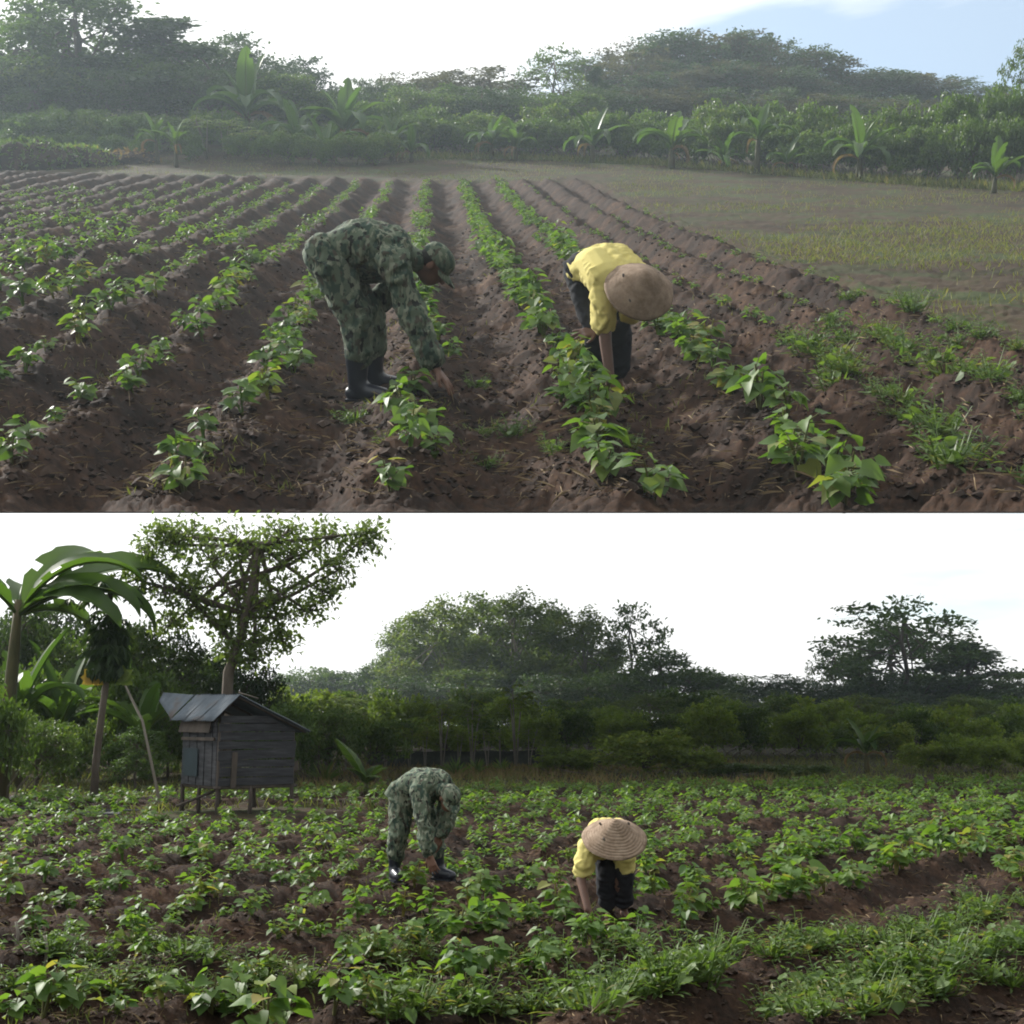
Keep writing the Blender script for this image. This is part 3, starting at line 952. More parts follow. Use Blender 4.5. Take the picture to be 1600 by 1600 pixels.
def person(M, label, J, kind):
    """J: joints in metres, x right, y away from the viewer, z up"""
    g = lambda k: np.array(J[k], float)
    e = link('person', None, M); tag(e, label, 'person')
    skin = M_SKIN if kind == 'soldier' else M_SKIN2
    lat = g('SL') - g('SR'); lat /= np.linalg.norm(lat)
    hl = g('HL') - g('HR'); hl /= np.linalg.norm(hl)
    P, C, N_, H = g('P'), g('C'), g('N'), g('H')
    MID = (P + C) / 2 + np.array(J.get('arch', (0, 0, .05)))
    f, u = g('face'), g('crown')
    f /= np.linalg.norm(f); u -= f * u.dot(f); u /= np.linalg.norm(u); r = np.cross(f, u)
    # one continuous body
    b = MB()
    for s in (-1, 1):
        chain(b, [P + hl * .05 * s, MID + lat * .05 * s, C + lat * .06 * s], [.105, .10, .105])
    chain(b, [g('SR'), C, g('SL')], [.05, .08, .05])
    chain(b, [C, N_, H - u * .06], [.07, .052, .05])
    for q in 'LR':
        chain(b, [g('H' + q), g('K' + q), g('A' + q)], [.085, .055, .040])
        toe = g('T' + q)
        chain(b, [g('A' + q) + (0, 0, -.05), g('A' + q) + toe * .15 + (0, 0, -.075)], [.034, .026])
        chain(b, [g('S' + q), g('E' + q), g('W' + q)], [.050, .040, .030])
        hand(b, g('W' + q), g('D' + q), g('Q' + q), J.get('curl' + q, .6), J.get('spread' + q, .14), 1 if q == 'L' else -1, 1.08)
    b.add(*ellipsoid(H + u * .02 - f * .012, [r * .076, f * .097, u * .108]))
    b.add(*ellipsoid(H - u * .045 + f * .025, [r * .058, f * .066, u * .070]))
    b.add(*capsule(H + f * .085 + u * .010, H + f * .106 - u * .022, .011, .015, 8))
    b.add(*capsule(H + f * .078 - u * .056 - r * .018, H + f * .078 - u * .056 + r * .018, .010, .010, 8))
    b.add(*capsule(H + f * .080 + u * .034 - r * .03, H + f * .080 + u * .034 + r * .03, .010, .010, 8))
    for s in (-1, 1):
        b.add(*ellipsoid(H + r * .080 * s - f * .012 - u * .004, [r * .012, f * .020, u * .032]))
    body = link('body', organic('body', b, .0068, skin, 3), None, e)
    for s in (-1, 1):
        mb = MB(); mb.add(*ellipsoid(H + f * .078 + u * .014 + r * .030 * s, [r * .013, f * .010, u * .008]))
        link('eye', mb.mesh('eye', M_EYE), None, e)
    # shirt
    b = MB()
    for s in (-1, 0, 1):
        chain(b, [P + hl * .055 * s + (C - P) * .02, MID + lat * .065 * s, C + lat * .075 * s], [.128, .126, .128])
    if kind == 'soldier':                       # the loose shirt hangs below the belly
        chain(b, [P * .75 + C * .25 + (0, 0, -.05), MID * .4 + C * .6 + (0, 0, -.075)], [.115, .12])
    chain(b, [g('SR'), C + lat * -.06], [.085, .115]); chain(b, [g('SL'), C + lat * .06], [.080, .11])
    for q in 'LR':
        S, E, W = g('S' + q), g('E' + q), g('W' + q)
        if kind == 'soldier':
            chain(b, [S, E, W + (E - W) * .22], [.086, .072, .062])
        else:
            chain(b, [S, S + (E - S) * .62], [.080, .078])
    link('shirt', organic('shirt', b, .009, M_CAMO if kind == 'soldier' else M_YELLOW, 4, .020, 6.5), None, e)
    if kind == 'soldier':
        mb = MB(); mb.add(*capsule(N_ - r * .03, N_ + r * .03, .066, .066)); mb.add(*capsule(C, N_ - (N_ - C) * .15, .085, .066))
        link('collar', organic('collar', mb, .010, M_CAMO, 3), None, e)
    # trousers
    b = MB()
    chain(b, [P + hl * -.07, P + hl * .07], [.132, .132])
    for q in 'LR':
        Hh, Kk, Aa = g('H' + q), g('K' + q), g('A' + q)
        chain(b, [Hh, Kk, Aa + (Kk - Aa) * (.42 if kind == 'soldier' else .16)], [.118, .090, .078] if kind == 'soldier' else [.108, .080, .066])
    link('trousers', organic('trousers', b, .011, M_CAMO if kind == 'soldier' else M_TROUSER, 4, .018, 7), None, e)
    if kind == 'soldier':
        for q in 'LR':
            Kk, Aa, toe = g('K' + q), g('A' + q), g('T' + q)
            b = MB()
            chain(b, [Aa + (Kk - Aa) * .50, Aa + (Kk - Aa) * .2, Aa], [.078, .064, .058])
            chain(b, [Aa, Aa + toe * .04 + (0, 0, -.055), Aa + toe * .17 + (0, 0, -.070)], [.056, .054, .044])
            chain(b, [Aa - toe * .035 + (0, 0, -.070), Aa + toe * .05 + (0, 0, -.075)], [.046, .044])
            mb = MB(); tp_ = Aa + (Kk - Aa) * .56; mb.add(*capsule(tp_, tp_ + (Kk - Aa) * .03, .080, .078)); link('boot_cuff', organic('boot_cuff', mb, .009, M_CUFF, 2), None, e)
            bt = link('boot', organic('boot', b, .010, M_BOOT, 4), None, e)
            b = MB()
            n1 = np.array([-toe[1], toe[0], 0])
            Mx = Matrix(((toe[0], n1[0], 0), (toe[1], n1[1], 0), (0, 0, 1))).to_4x4()
            Mx.translation = Vector(Aa + toe * .06 + np.array([0, 0, -.112]))
            b.add(*box(.25, .084, .020, Mx))
            link('sole', b.mesh('sole', M_BOOT, False), None, bt)
        # cap with a visor
        V = []; n = 22; m = 7
        for i in range(m + 1):
            th = math.pi * .5 * i / m
            for k in range(n):
                a = 2 * math.pi * k / n
                V.append(H + u * (.030 + .098 * math.cos(th) ** .8) + (f * math.cos(a) * 1.13 + r * math.sin(a)) * .096 * math.sin(th) ** .8 - f * .012)
        F = [(i * n + k, i * n + (k + 1) % n, (i + 1) * n + (k + 1) % n, (i + 1) * n + k) for i in range(m) for k in range(n)]
        mb = MB(); mb.add(np.array(V), np.array(F))
        cp = link('cap', mb.mesh('cap', M_CAMO), None, e)
        V = []
        for lay in (0, -.006):
            for i in range(5):
                for k in range(9):
                    a = -1.15 + 2.3 * k / 8; rr = .100 + .072 * i / 4 * math.cos(a * .75)
                    V.append(H + u * (.034 + lay - .018 * (i / 4) - .010 * abs(math.sin(a))) + f * (math.cos(a) * rr * 1.1 - .012) + r * math.sin(a) * .098)
        ix = np.arange(90).reshape(2, 5, 9)
        F = [(l[i, k], l[i, k + 1], l[i + 1, k + 1], l[i + 1, k]) for l in (ix[0], ix[1]) for i in range(4) for k in range(8)] + [(ix[0, 4, k], ix[0, 4, k + 1], ix[1, 4, k + 1], ix[1, 4, k]) for k in range(8)]
        mb = MB(); mb.add(np.array(V), np.array(F))
        link('visor', mb.mesh('visor', M_CAMO), None, cp)
        mb = MB(); mb.add(*ellipsoid(H + u * .012 - f * .030, [r * .079, f * .084, u * .072]))
        link('hair', mb.mesh('hair', M_HAIR), None, e)
    else:
        # wide conical hat on the crown of the head
        ax = g('hat'); ax /= np.linalg.norm(ax)
        R0, hh = J.get('hatR', .235), .185
        prof = [(0.0, hh), (.012, hh - .003), (.05, hh * .86), (.11, hh * .60), (.17, hh * .32), (R0 - .01, .010), (R0, 0), (R0 - .012, -.004), (.16, hh * .27), (.09, hh * .55), (.0, hh * .84)]
        n = 40; V = []
        for rr, z in prof:
            for k in range(n):
                a = 2 * math.pi * k / n; wob = 1 + .012 * math.sin(3 * a + 1) + .008 * math.sin(7 * a)
                V.append((rr * wob * math.cos(a), rr * wob * math.sin(a), z + .006 * math.sin(2 * a) * rr / R0))
        F = [(i * n + k, i * n + (k + 1) % n, (i + 1) * n + (k + 1) % n, (i + 1) * n + k) for i in range(len(prof) - 1) for k in range(n)]
        mb = MB(); mb.add(np.array(V), np.array(F))
        Mh = Vector(ax).to_track_quat('Z', 'Y').to_matrix().to_4x4(); Mh.translation = Vector(g('hatC'))
        ht = link('conical_hat', mb.mesh('conical_hat', M_HAT), Mh, e)
        for a, rr in ((0.5, .135), (2.7, .125), (4.0, .15)):
            mb = MB(); z = hh * (1 - rr / R0) * 1.08 + .006
            mb.add(*ellipsoid((rr * math.cos(a), rr * math.sin(a), z), [(.010, 0, -.007), (0, .016, 0), (0.004, 0, .006)]))
            link('knot', mb.mesh('knot', M_POST), None, ht)
        mb = MB(); mb.add(*ellipsoid(H + u * .028 - f * .02, [r * .082, f * .098, u * .098]))
        link('hair', mb.mesh('hair', M_HAIR), None, e)
    return e


def spot(frame, px, py):
    p = frame.ground(px, py)
    return p


# the soldier of the upper field, seen from his right side
pS = spot(A, 566, 625)
person(FA @ Matrix.Translation((pS.x, pS.y, pS.z + .01)) @ Matrix.Scale(1.09, 4), 'person in camouflage uniform, cap and rubber boots bending to the right, upper field',
       dict(P=(-.17, .02, .84), C=(.19, 0, .875), N=(.345, -.01, .815), H=(.445, -.02, .785), face=(.62, -.05, -.78), crown=(.78, -.05, .60), arch=(0, 0, .055),
            SR=(.225, -.185, .83), SL=(.235, .185, .83), ER=(.345, -.25, .50), EL=(.17, .22, .60), WR=(.465, -.29, .225), WL=(.04, .17, .53),
            DR=(.62, -.08, -.78), QR=(-.75, .15, -.6), DL=(-.3, -.1, -.95), QL=(-.9, 0, .3), curlR=.25, spreadR=.26,
            HR=(-.14, -.10, .80), HL=(-.14, .11, .80), KR=(.005, -.13, .475), KL=(.04, .14, .475), AR=(-.01, -.13, .125), AL=(.06, .15, .125), TR=(.95, -.3, 0), TL=(1, .0, 0)), 'soldier')
# the farmer of the upper field, bending towards the viewer
pF = spot(A, 947, 598)
person(FA @ Matrix.Translation((pF.x, pF.y, pF.z + .0)) @ Matrix.Scale(1.05, 4), 'person in yellow shirt, black trousers and conical hat bending forward, upper field',
       dict(P=(-.085, .12, .775), C=(.045, -.18, .745), N=(.125, -.30, .715), H=(.17, -.36, .685), face=(.15, -.55, -.82), crown=(.3, -.80, .42), arch=(0, .02, .055),
            SR=(-.045, -.25, .68), SL=(.215, -.16, .68), ER=(-.035, -.34, .375), EL=(.10, -.02, .45), WR=(-.005, -.42, .135), WL=(-.07, -.10, .41),
            DR=(.12, -.15, -.95), QR=(.6, .7, .1), DL=(-.95, -.15, -.22), QL=(0, .5, -.8), curlR=.8, curlL=.2, spreadL=.25,
            HR=(-.15, .10, .73), HL=(.0, .14, .73), KR=(-.085, -.03, .415), KL=(.075, .0, .415), AR=(-.06, .09, .085), AL=(.085, .06, .085), TR=(0, -1, 0), TL=(.2, -.98, 0),
            hat=(.16, -.70, .66), hatC=(.165, -.375, .69), hatR=.222), 'farmer')
# the same two at work in the lower field
pS2 = spot(B, 652, 1384)
person(Matrix.Translation((pS2.x, pS2.y, pS2.z + .01)), 'person in camouflage uniform bending with arm hanging to the plants, lower field near the hut',
       dict(P=(-.12, .12, .80), C=(.13, -.07, .88), N=(.24, -.15, .84), H=(.30, -.22, .76), face=(.35, -.55, -.75), crown=(.45, -.62, .62), arch=(0, 0, .055),
            SR=(.01, -.19, .83), SL=(.28, .02, .83), ER=(.08, -.28, .53), EL=(.26, -.06, .53), WR=(.13, -.30, .26), WL=(.20, -.10, .43),
            DR=(.3, -.12, -.95), QR=(.3, .8, 0), DL=(-.2, -.2, -.95), QL=(-.6, .6, 0), curlR=.6,
            HR=(-.17, .06, .76), HL=(-.03, .16, .76), KR=(-.18, -.0, .42), KL=(.14, .10, .43), AR=(-.22, .06, .125), AL=(.19, .12, .125), TR=(.3, -.95, 0), TL=(.75, -.66, 0)), 'soldier')
pF2 = spot(B, 952, 1432)
person(Matrix.Translation((pF2.x, pF2.y, pF2.z)), 'person bending low under a broad conical hat beside dense plants, lower field',
       dict(P=(.04, .24, .64), C=(.0, -.05, .61), N=(.01, -.18, .64), H=(.02, -.25, .655), face=(.0, -.72, -.66), crown=(.0, -.55, .82), arch=(0, .02, .03),
            SR=(-.18, -.10, .57), SL=(.13, -.02, .55), ER=(-.235, -.18, .33), EL=(.13, .04, .34), WR=(-.19, -.31, .12), WL=(.10, -.02, .33),
            DR=(.2, -.25, -.9), QR=(.5, .7, .1), DL=(-.5, .3, -.8), QL=(0, .8, 0), curlR=.8,
            HR=(-.03, .22, .62), HL=(.11, .22, .62), KR=(-.015, .02, .38), KL=(.12, .03, .38), AR=(-.01, .12, .085), AL=(.13, .12, .085), TR=(-.1, -1, 0), TL=(.2, -.98, 0),
            hat=(.02, -.55, .84), hatC=(.025, -.29, .66), hatR=.262), 'farmer')

# ------------------------------------------------------------------ trees and shrubs round the upper field
G_WOOD = 'trees on the wooded rise behind the upper field'
T = lambda *a, **k: plant_tree(A, *a, **k)
T('airy0', 140, 60, -16, 250, 'tallest airy tree behind the upper field, cut by the top edge')
T('airy1', 35, 63, 42, 190, 'loose tree at the far left behind the leaning slim trunk')
T('tier0', 262, 60, 32, 215, 'tiered pointed tree right of the tallest airy tree')
T('dense0', 325, 64, 62, 180, 'dark dense tree left of the tall palm-like banana')
T('dense1', 90, 66, 82, 240, 'broad dense tree low behind the leaning slim trunk')
T('dense0', 205, 67, 88, 190, 'dark dense tree filling the gap under the tiered tree')
T('dense0', 440, 66, 94, 150, 'dark rounded tree right of the tall palm-like banana')
T('wood0', 500, 68, 138, 110, 'low dull tree between the two tall bananas')
T('dense0', 586, 62, 128, 74, 'small round dark tree right of the tall forked banana')
T('wood1', 655, 66, 116, 120, 'greyish tree left of the middle of the treeline')
T('open1', 700, 68, 112, 130, 'sparse greyish tree in the middle of the treeline')
T('open1', 765, 66, 106, 130, 'sparse dry tree just left of the tall airy tree')
T('wood0', 735, 70, 128, 130, 'dull tree low between the sparse grey ones')
T('open0', 866, 64, 76, 100, 'tall airy see-through tree left of the wooded rise')
T('tier1', 928, 63, 108, 52, 'narrow dark tree at the foot of the wooded rise')
T('wood0', 820, 68, 150, 140, 'low dull tree under the airy see-through tree')
T('wood1', 900, 66, 140, 130, 'grey tree beside the narrow dark tree')
T('open0', 1592, 42, 70, 70, 'airy tree at the right edge of the upper field')
T('open1', 985, 72, 84, 110, 'sparse tree on the left shoulder of the wooded rise')
for i, (x, top, w, Y) in enumerate([(-10, 100, 150, 58), (60, 118, 130, 57), (110, 108, 130, 59), (165, 98, 130, 60), (215, 112, 120, 57), (262, 102, 120, 58), (305, 108, 120, 60), (352, 112, 120, 57), (410, 112, 110, 59), (455, 120, 110, 58), (505, 146, 100, 60), (555, 150, 100, 58)]):
    T(['dense0', 'airy1', 'dense1', 'dense0'][i % 4], x, Y, top, w, f'{nth("lt")} tree from the left in the dark foliage under the left treeline', 'trees low in the left treeline')
for i, (x, top, w, Y) in enumerate([(615, 136, 100, 60), (660, 140, 100, 58), (705, 134, 100, 61), (750, 142, 100, 58), (800, 146, 100, 60), (850, 148, 100, 58), (905, 146, 100, 57), (950, 140, 110, 60)]):
    T(['wood0', 'dense1', 'airy0', 'dense0'][i % 4], x, Y, top, w, f'{nth("ct")} tree from the left in the middle of the low treeline', 'trees low in the middle treeline')
skyline = [(960, 100), (1000, 78), (1045, 66), (1090, 58), (1135, 58), (1180, 66), (1222, 80), (1265, 92), (1310, 116), (1355, 120), (1400, 120), (1445, 126), (1490, 142), (1530, 156)]
for i, (x, y) in enumerate(skyline):
    T(['wood0', 'wood1', 'wood0'][i % 3], x, 76 + (i % 3), y - 6, 140, f'grey-green tree, {nth("sk")} from the left along the crest of the wooded rise', G_WOOD)
for i, (x, y) in enumerate(skyline[:8]):
    T(['wood1', 'wood0'][i % 2], x + 14, 70, y + 42, 130, f'grey-green tree, {nth("md")} from the left midway down the wooded rise', G_WOOD)
for i, (x, y) in enumerate([(980, 150), (1040, 140), (1100, 150), (1165, 140), (1230, 150), (1290, 150), (1350, 152), (1410, 158), (1470, 165), (1540, 176), (1590, 165)]):
    T(['wood0', 'wood1', 'wood1'][i % 3], x, 62 - .010 * (x - 980), y, 130, f'dull tree, {nth("ft")} from the left at the foot of the wooded rise', G_WOOD)
for i, (x, y, w) in enumerate([(1560, 150, 90), (1600, 160, 90)]):
    T('airy1', x, 43 - i, y, w, ['pale loose tree below the airy tree at the right edge', 'pale loose tree at the right end of the hedge'][i])

# hedge of shrubs along the far edge
def edge_y(px):                                # field's edge in the photograph
    return np.interp(px, [0, 230, 400, 560, 800, 1000, 1200, 1400, 1600], [222, 230, 236, 243, 247, 254, 270, 285, 297])


def edge_pt(px, dy=0):
    return A.ground(px, float(edge_y(px)) + dy)


for i, px in enumerate(list(range(575, 1000, 26)) + list(range(1000, 1640, 25))):
    p = edge_pt(px, -2)
    top = np.interp(px, [600, 800, 1000, 1150, 1250, 1400, 1500, 1620], [200, 198, 194, 202, 212, 206, 200, 192]) + RNG.uniform(-14, 14)
    T(f'shrub{i % 2}', px, p.y + RNG.uniform(.1, .9), top, 46 + RNG.uniform(0, 26), f'leafy green shrub, {nth("h1")} from the left along the foot of the far hedge', 'hedge shrubs along the far edge', cat='shrub')
for i, px in enumerate(range(585, 1640, 42)):
    p = edge_pt(px, -2)
    T(f'shrub{(i + 1) % 2}', px + 12, p.y + 2.2, np.interp(px, [600, 1100, 1300, 1450, 1600], [176, 178, 186, 172, 160]) + RNG.uniform(-14, 16), 76, f'taller leafy shrub, {nth("h2")} from the left in the back row of the far hedge', 'back row of hedge shrubs', cat='shrub')
for i, (px, top, w) in enumerate([(-5, 178, 80), (30, 190, 70), (60, 180, 90), (120, 175, 100), (170, 180, 90), (210, 185, 80), (255, 182, 80), (310, 180, 60), (345, 176, 60), (378, 190, 50), (415, 190, 55), (455, 200, 60), (500, 196, 70), (545, 200, 60)]):
    T(f'shrub{i % 2}', px, 53 - (i % 3), top, w, f'bush, {nth("b1")} from the left in the undergrowth of the left treeline', 'bushes under the left treeline', cat='shrub')
for i, (px, top, w, Y) in enumerate([(420, 214, 46, 47), (450, 210, 50, 46.5), (484, 216, 46, 46), (520, 220, 44, 45.5), (548, 212, 50, 46), (575, 218, 44, 45.5), (600, 210, 50, 46.5), (296, 214, 50, 48), (370, 212, 44, 47.5), (225, 212, 44, 48), (180, 214, 50, 49), (120, 212, 50, 50), (75, 210, 50, 50)]):
    T(f'shrub{i % 2}', px, Y, top, w, f'low weedy shrub, {nth("b2")} in the fringe at the left end of the upper field', 'weedy fringe left of centre', cat='shrub')
for i, (px, top) in enumerate([(322, 180), (350, 184), (385, 198)]):
    T(f'cassava{i % 3}', px, 49, top, 44, ['pale cassava beneath the dark dense tree, leftmost of three', 'pale cassava beneath the dark dense tree, middle of three', 'pale cassava beneath the tall palm-like banana, rightmost of three'][i], 'cassava on the left edge', cat='cassava')


def place_banana(frame, px, base, top, label, seed, Y=None, **k):
    p = frame.ground(px, base) if Y is None else frame.stand(px, Y)
    t = frame.at(px, top, p.y)
    k.setdefault('stem', .55)
    s = (t.z - p.z) / (k['stem'] + 1.12)
    return banana('banana_plant', frame.M @ Matrix.Translation(p) @ Matrix.Scale(s, 4), label, seed, **k)


place_banana(A, 388, 205, 86, 'tall palm-like banana with thick stem standing against the sky', 1, Y=54, leaves=13, stem=.75, dead=5, upright=3)
place_banana(A, 540, 238, 120, 'tall forked banana against the sky left of the round dark tree', 2, Y=50, leaves=11, stem=.55, upright=3)
place_banana(A, 462, 236, 150, 'banana with one bright upright leaf left of the forked banana', 3, Y=50, leaves=8)
place_banana(A, 505, 240, 178, 'low banana at the foot of the forked banana', 4, Y=47, leaves=9, stem=.3)
place_banana(A, 612, 243, 172, 'banana right of the forked banana', 5, Y=48, leaves=9)
place_banana(A, 642, 244, 192, 'low banana close beside the banana right of the forked one', 6, Y=47.5, leaves=8, stem=.4)
place_banana(A, 768, 246, 170, 'banana in front of the sparse dry tree', 7, Y=49, leaves=9)
place_banana(A, 806, 248, 186, 'banana in front of the airy see-through tree', 8, Y=48, leaves=9)
place_banana(A, 926, 250, 168, 'banana below the narrow dark tree', 9, Y=47, leaves=9)
place_banana(A, 1050, 258, 158, 'banana with high slanting leaf below the wooded rise', 10, Y=44, leaves=8, upright=1)
place_banana(A, 1046, 260, 208, 'short banana with one upright yellow-green leaf at the hedge foot', 11, leaves=3, upright=2, stem=.8)
place_banana(A, 1130, 266, 206, 'squat spreading banana left of the tallest hedge banana', 12, leaves=9, stem=.35)
place_banana(A, 1182, 271, 150, 'tallest banana in the right hedge with bare yellowish stem', 13, leaves=9, stem=1.0, dead=1)
place_banana(A, 1228, 273, 212, 'small banana right of the tallest hedge banana', 14, leaves=7, stem=.5)
place_banana(A, 1345, 262, 166, 'banana with broad slanting leaves above the right hedge', 15, Y=39, leaves=9)
place_banana(A, 1560, 290, 218, 'bluish banana among the shrubs at the right edge', 16, Y=34, leaves=8)
place_banana(A, 246, 256, 172, 'small banana in front of the left treeline, taller of the pair', 17, leaves=7, stem=1.0)
place_banana(A, 276, 262, 184, 'small banana in front of the left treeline, lower of the pair', 18, leaves=7, stem=1.1)

# slim leaning tree at the far left
bp = A.ground(30, 224)
tp = A.at(62, 128, bp.y)
lean = build_tree('tree', 300, [((tp.x - bp.x) * 1.0 + dx, dy, (tp.z - bp.z) + dz, .75, .30, 1.0) for dx, dy, dz in ((-.7, 0, .1), (0, .3, .45), (.6, -.2, .15), (1.1, .2, 0), (-.2, -.4, .15))],
                  [(0, 0, -.1), ((tp.x - bp.x) * .25, 0, (tp.z - bp.z) * .4), ((tp.x - bp.x) * .7, 0, (tp.z - bp.z) * .75), (tp.x - bp.x, 0, tp.z - bp.z)], 24, 14, .22, .16, M_TREE[2], M_PALE_BARK, r0=.07)
lean.matrix_world = FA @ Matrix.Translation(bp)
tag(lean, 'slim tree with pale leaning trunk at the far left of upper field', 'tree')

# brushy mounds at the left of the upper field
def mound(frame, px, py, w, h, d, label, mat_leaf, leafy, name='brush_mound', seed=1):
    rng = np.random.default_rng(seed)
    c = frame.ground(px, py)
    e = link(name, None, frame.M @ Matrix.Translation(c)); tag(e, label, 'mound')
    n, m = 28, 9
    V = []
    for i in range(m + 1):
        t = i / m
        for k in range(n):
            a = 2 * math.pi * k / n
            q = 1 + .18 * float(vnoise(3 * math.cos(a) + seed, 3 * math.sin(a) + 4 * t, seed))
            V.append((w * .5 * q * math.cos(a) * math.cos(t * math.pi / 2) ** .7, d * .5 * q * math.sin(a) * math.cos(t * math.pi / 2) ** .7, h * q * math.sin(t * math.pi / 2) - .06))
    F = [(i * n + k, i * n + (k + 1) % n, (i + 1) * n + (k + 1) % n, (i + 1) * n + k) for i in range(m) for k in range(n)]
    V = np.array(V)
    link('heap', make_mesh('heap', V, np.array(F), M_CLOD, True, np.zeros(len(V))), None, e)
    if leafy:
        idx = rng.integers(0, len(V), leafy)
        P = V[idx] + rng.normal(0, .06, (leafy, 3)) * (w * .25)
        P[:, 2] = np.maximum(P[:, 2], 0)
        Vl, Fl, tl = scatter(OVAL, P, rdir(leafy, .3, rng), rdir(leafy, 1.2, rng), .16 * rng.uniform(.6, 1.3, leafy))
        o = link('foliage', make_mesh('foliage', Vl, Fl, mat_leaf, False, tl), None, e)
    return e


mound(A, 40, 262, 3.6, .85, 2.6, 'green overgrown mound at the left edge of the upper field', M_SHRUB, 1900, seed=3)
mound(A, 125, 258, 2.6, .62, 2.0, 'low mound covered with grey-green creepers beside the green mound', M_WEED, 1100, seed=4)
mound(A, 200, 254, 2.2, .42, 1.6, 'dark bare heap of soil and brush left of the small bananas', M_DEADLEAF, 260, seed=5)

# ------------------------------------------------------------------ trees round the lower field
U = lambda key, px, Y, *a, **k: plant_tree(B, key, px, Y * (4.4 if Y > 40 else 3.4), *a, **k)
for i, (px, Y, top, w, lab) in enumerate([
        (640, 74, 972, 110, 'pale airy tree at the left end of the central grove'),
        (690, 70, 945, 120, 'pale airy tree second from the left in the central grove'),
        (748, 76, 936, 130, 'pale airy tree in the middle of the central grove'),
        (806, 70, 934, 120, 'pale airy tree right of the middle of the central grove'),
        (862, 74, 948, 120, 'pale airy tree fifth from the left in the central grove'),
        (915, 70, 962, 110, 'pale airy tree at the right end of the central grove')]):
    U(f'rubber{i % 2}', px, Y, top, w, lab, 'pale airy trees in the central grove')
for i, (px, top) in enumerate([(632, 1010), (690, 1000), (745, 995), (800, 1000), (860, 1005), (915, 1020)]):
    U(['airy0', 'dense1'][i % 2], px, 78, top, 125, f'darker tree, {nth("dg")} from the left behind the pale airy grove', 'darker trees behind the grove')
U('open0', 985, 72, 950, 110, 'sparse see-through tree above the spiky dark tree')
U('spiky1', 1034, 62, 1022, 175, 'dark spiky-topped round tree in the middle of the lower treeline')
U('dense1', 1132, 72, 1050, 90, 'rounded tree just right of the spiky-topped tree')
U('rubber1', 1120, 58, 1082, 110, 'pale low tree in front of the rounded tree')
U('spiky0', 1216, 64, 1060, 150, 'dark bushy tree right of the low gap in the skyline')
U('open0', 1310, 68, 1004, 80, 'thin wispy tree left of the tall leaning airy tree')
U('open0', 1418, 66, 942, 220, 'tall airy tree with open crown on the right')
U('airy1', 1400, 72, 985, 190, 'leafy tree low behind the tall airy right tree')
U('tier0', 1520, 64, 1008, 170, 'tiered tree near the right edge of the lower treeline')
U('dense0', 1340, 66, 1062, 150, 'dark dense tree under the tall airy right tree')
U('dense0', 1450, 68, 1070, 160, 'dark dense tree left of the tiered tree')
U('dense1', 1595, 62, 1058, 130, 'dense tree at the right edge of the lower treeline')
U('dense0', 1270, 74, 1085, 120, 'low dark tree between bushy and wispy trees')
for i, (px, top, w) in enumerate([(430, 1062, 120), (490, 1046, 110), (545, 1052, 110), (600, 1050, 100)]):
    U(['wood0', 'dense1'][i % 2], px, 80, top, w, ['wooded skyline tree above the hut roof', 'wooded skyline tree left of the gap, second', 'wooded skyline tree left of the gap, third', 'wooded skyline tree touching the central grove'][i], 'skyline trees left of the grove')
for i, (px, top, w) in enumerate([(-10, 950, 150), (50, 975, 130), (95, 955, 140), (170, 990, 150), (245, 985, 130), (310, 1020, 130), (375, 1040, 110), (120, 1050, 180), (30, 1060, 160), (230, 1060, 170)]):
    U(f'dense{i % 2}', px, 14 + (i % 3) * 3, top, w, f'dark dense tree, {nth("dh")} of those behind papaya and hut', 'dense trees behind the hut')
for i, (px, top, w) in enumerate([(655, 1060, 130), (730, 1050, 130), (800, 1055, 130), (870, 1060, 130), (935, 1055, 120), (985, 1075, 110), (1085, 1090, 110), (1165, 1100, 110), (1265, 1095, 110), (1380, 1085, 120), (1490, 1085, 120), (1560, 1080, 120)]):
    U(['dense0', 'airy1', 'dense1'][i % 3], px, 62 + i % 3 * 3, top, w, f'tree, {nth("lu")} from the left filling the lower half of the lower treeline', 'trees filling the lower treeline')
for i, px in enumerate(range(300, 1640, 55)):
    U(['palebush0', 'rubber1', 'shrub1'][i % 3], px, 28 + i % 3 * 5, 1098 + RNG.uniform(-16, 16), 105, f'low tree, {nth("um")} from the left in the shade under the lower treeline', 'low trees in the shade under the lower treeline')  # pale bushes mixed in so the shaded row comes out lighter
for i, px in enumerate(range(-20, 640, 60)):
    U(f'shrub{i % 2}', px, 11 + (i % 3) * .6, 1128 + RNG.uniform(-12, 10), 100, f'bush, {nth("uh")} from the left in the undergrowth behind the hut', 'undergrowth behind the hut', cat='shrub')
for i, px in enumerate(range(560, 1640, 46)):
    U(['palebush0', 'shrub1', 'palebush1'][i % 3], px, 17.5 + (i % 3) * 1.2, 1128 + RNG.uniform(-22, 14), 84, f'dark bush, {nth("ul")} from the left in the undergrowth below the lower treeline', 'undergrowth below the treeline', cat='shrub')  # lighter leaf colour put in to offset the terrace's shade
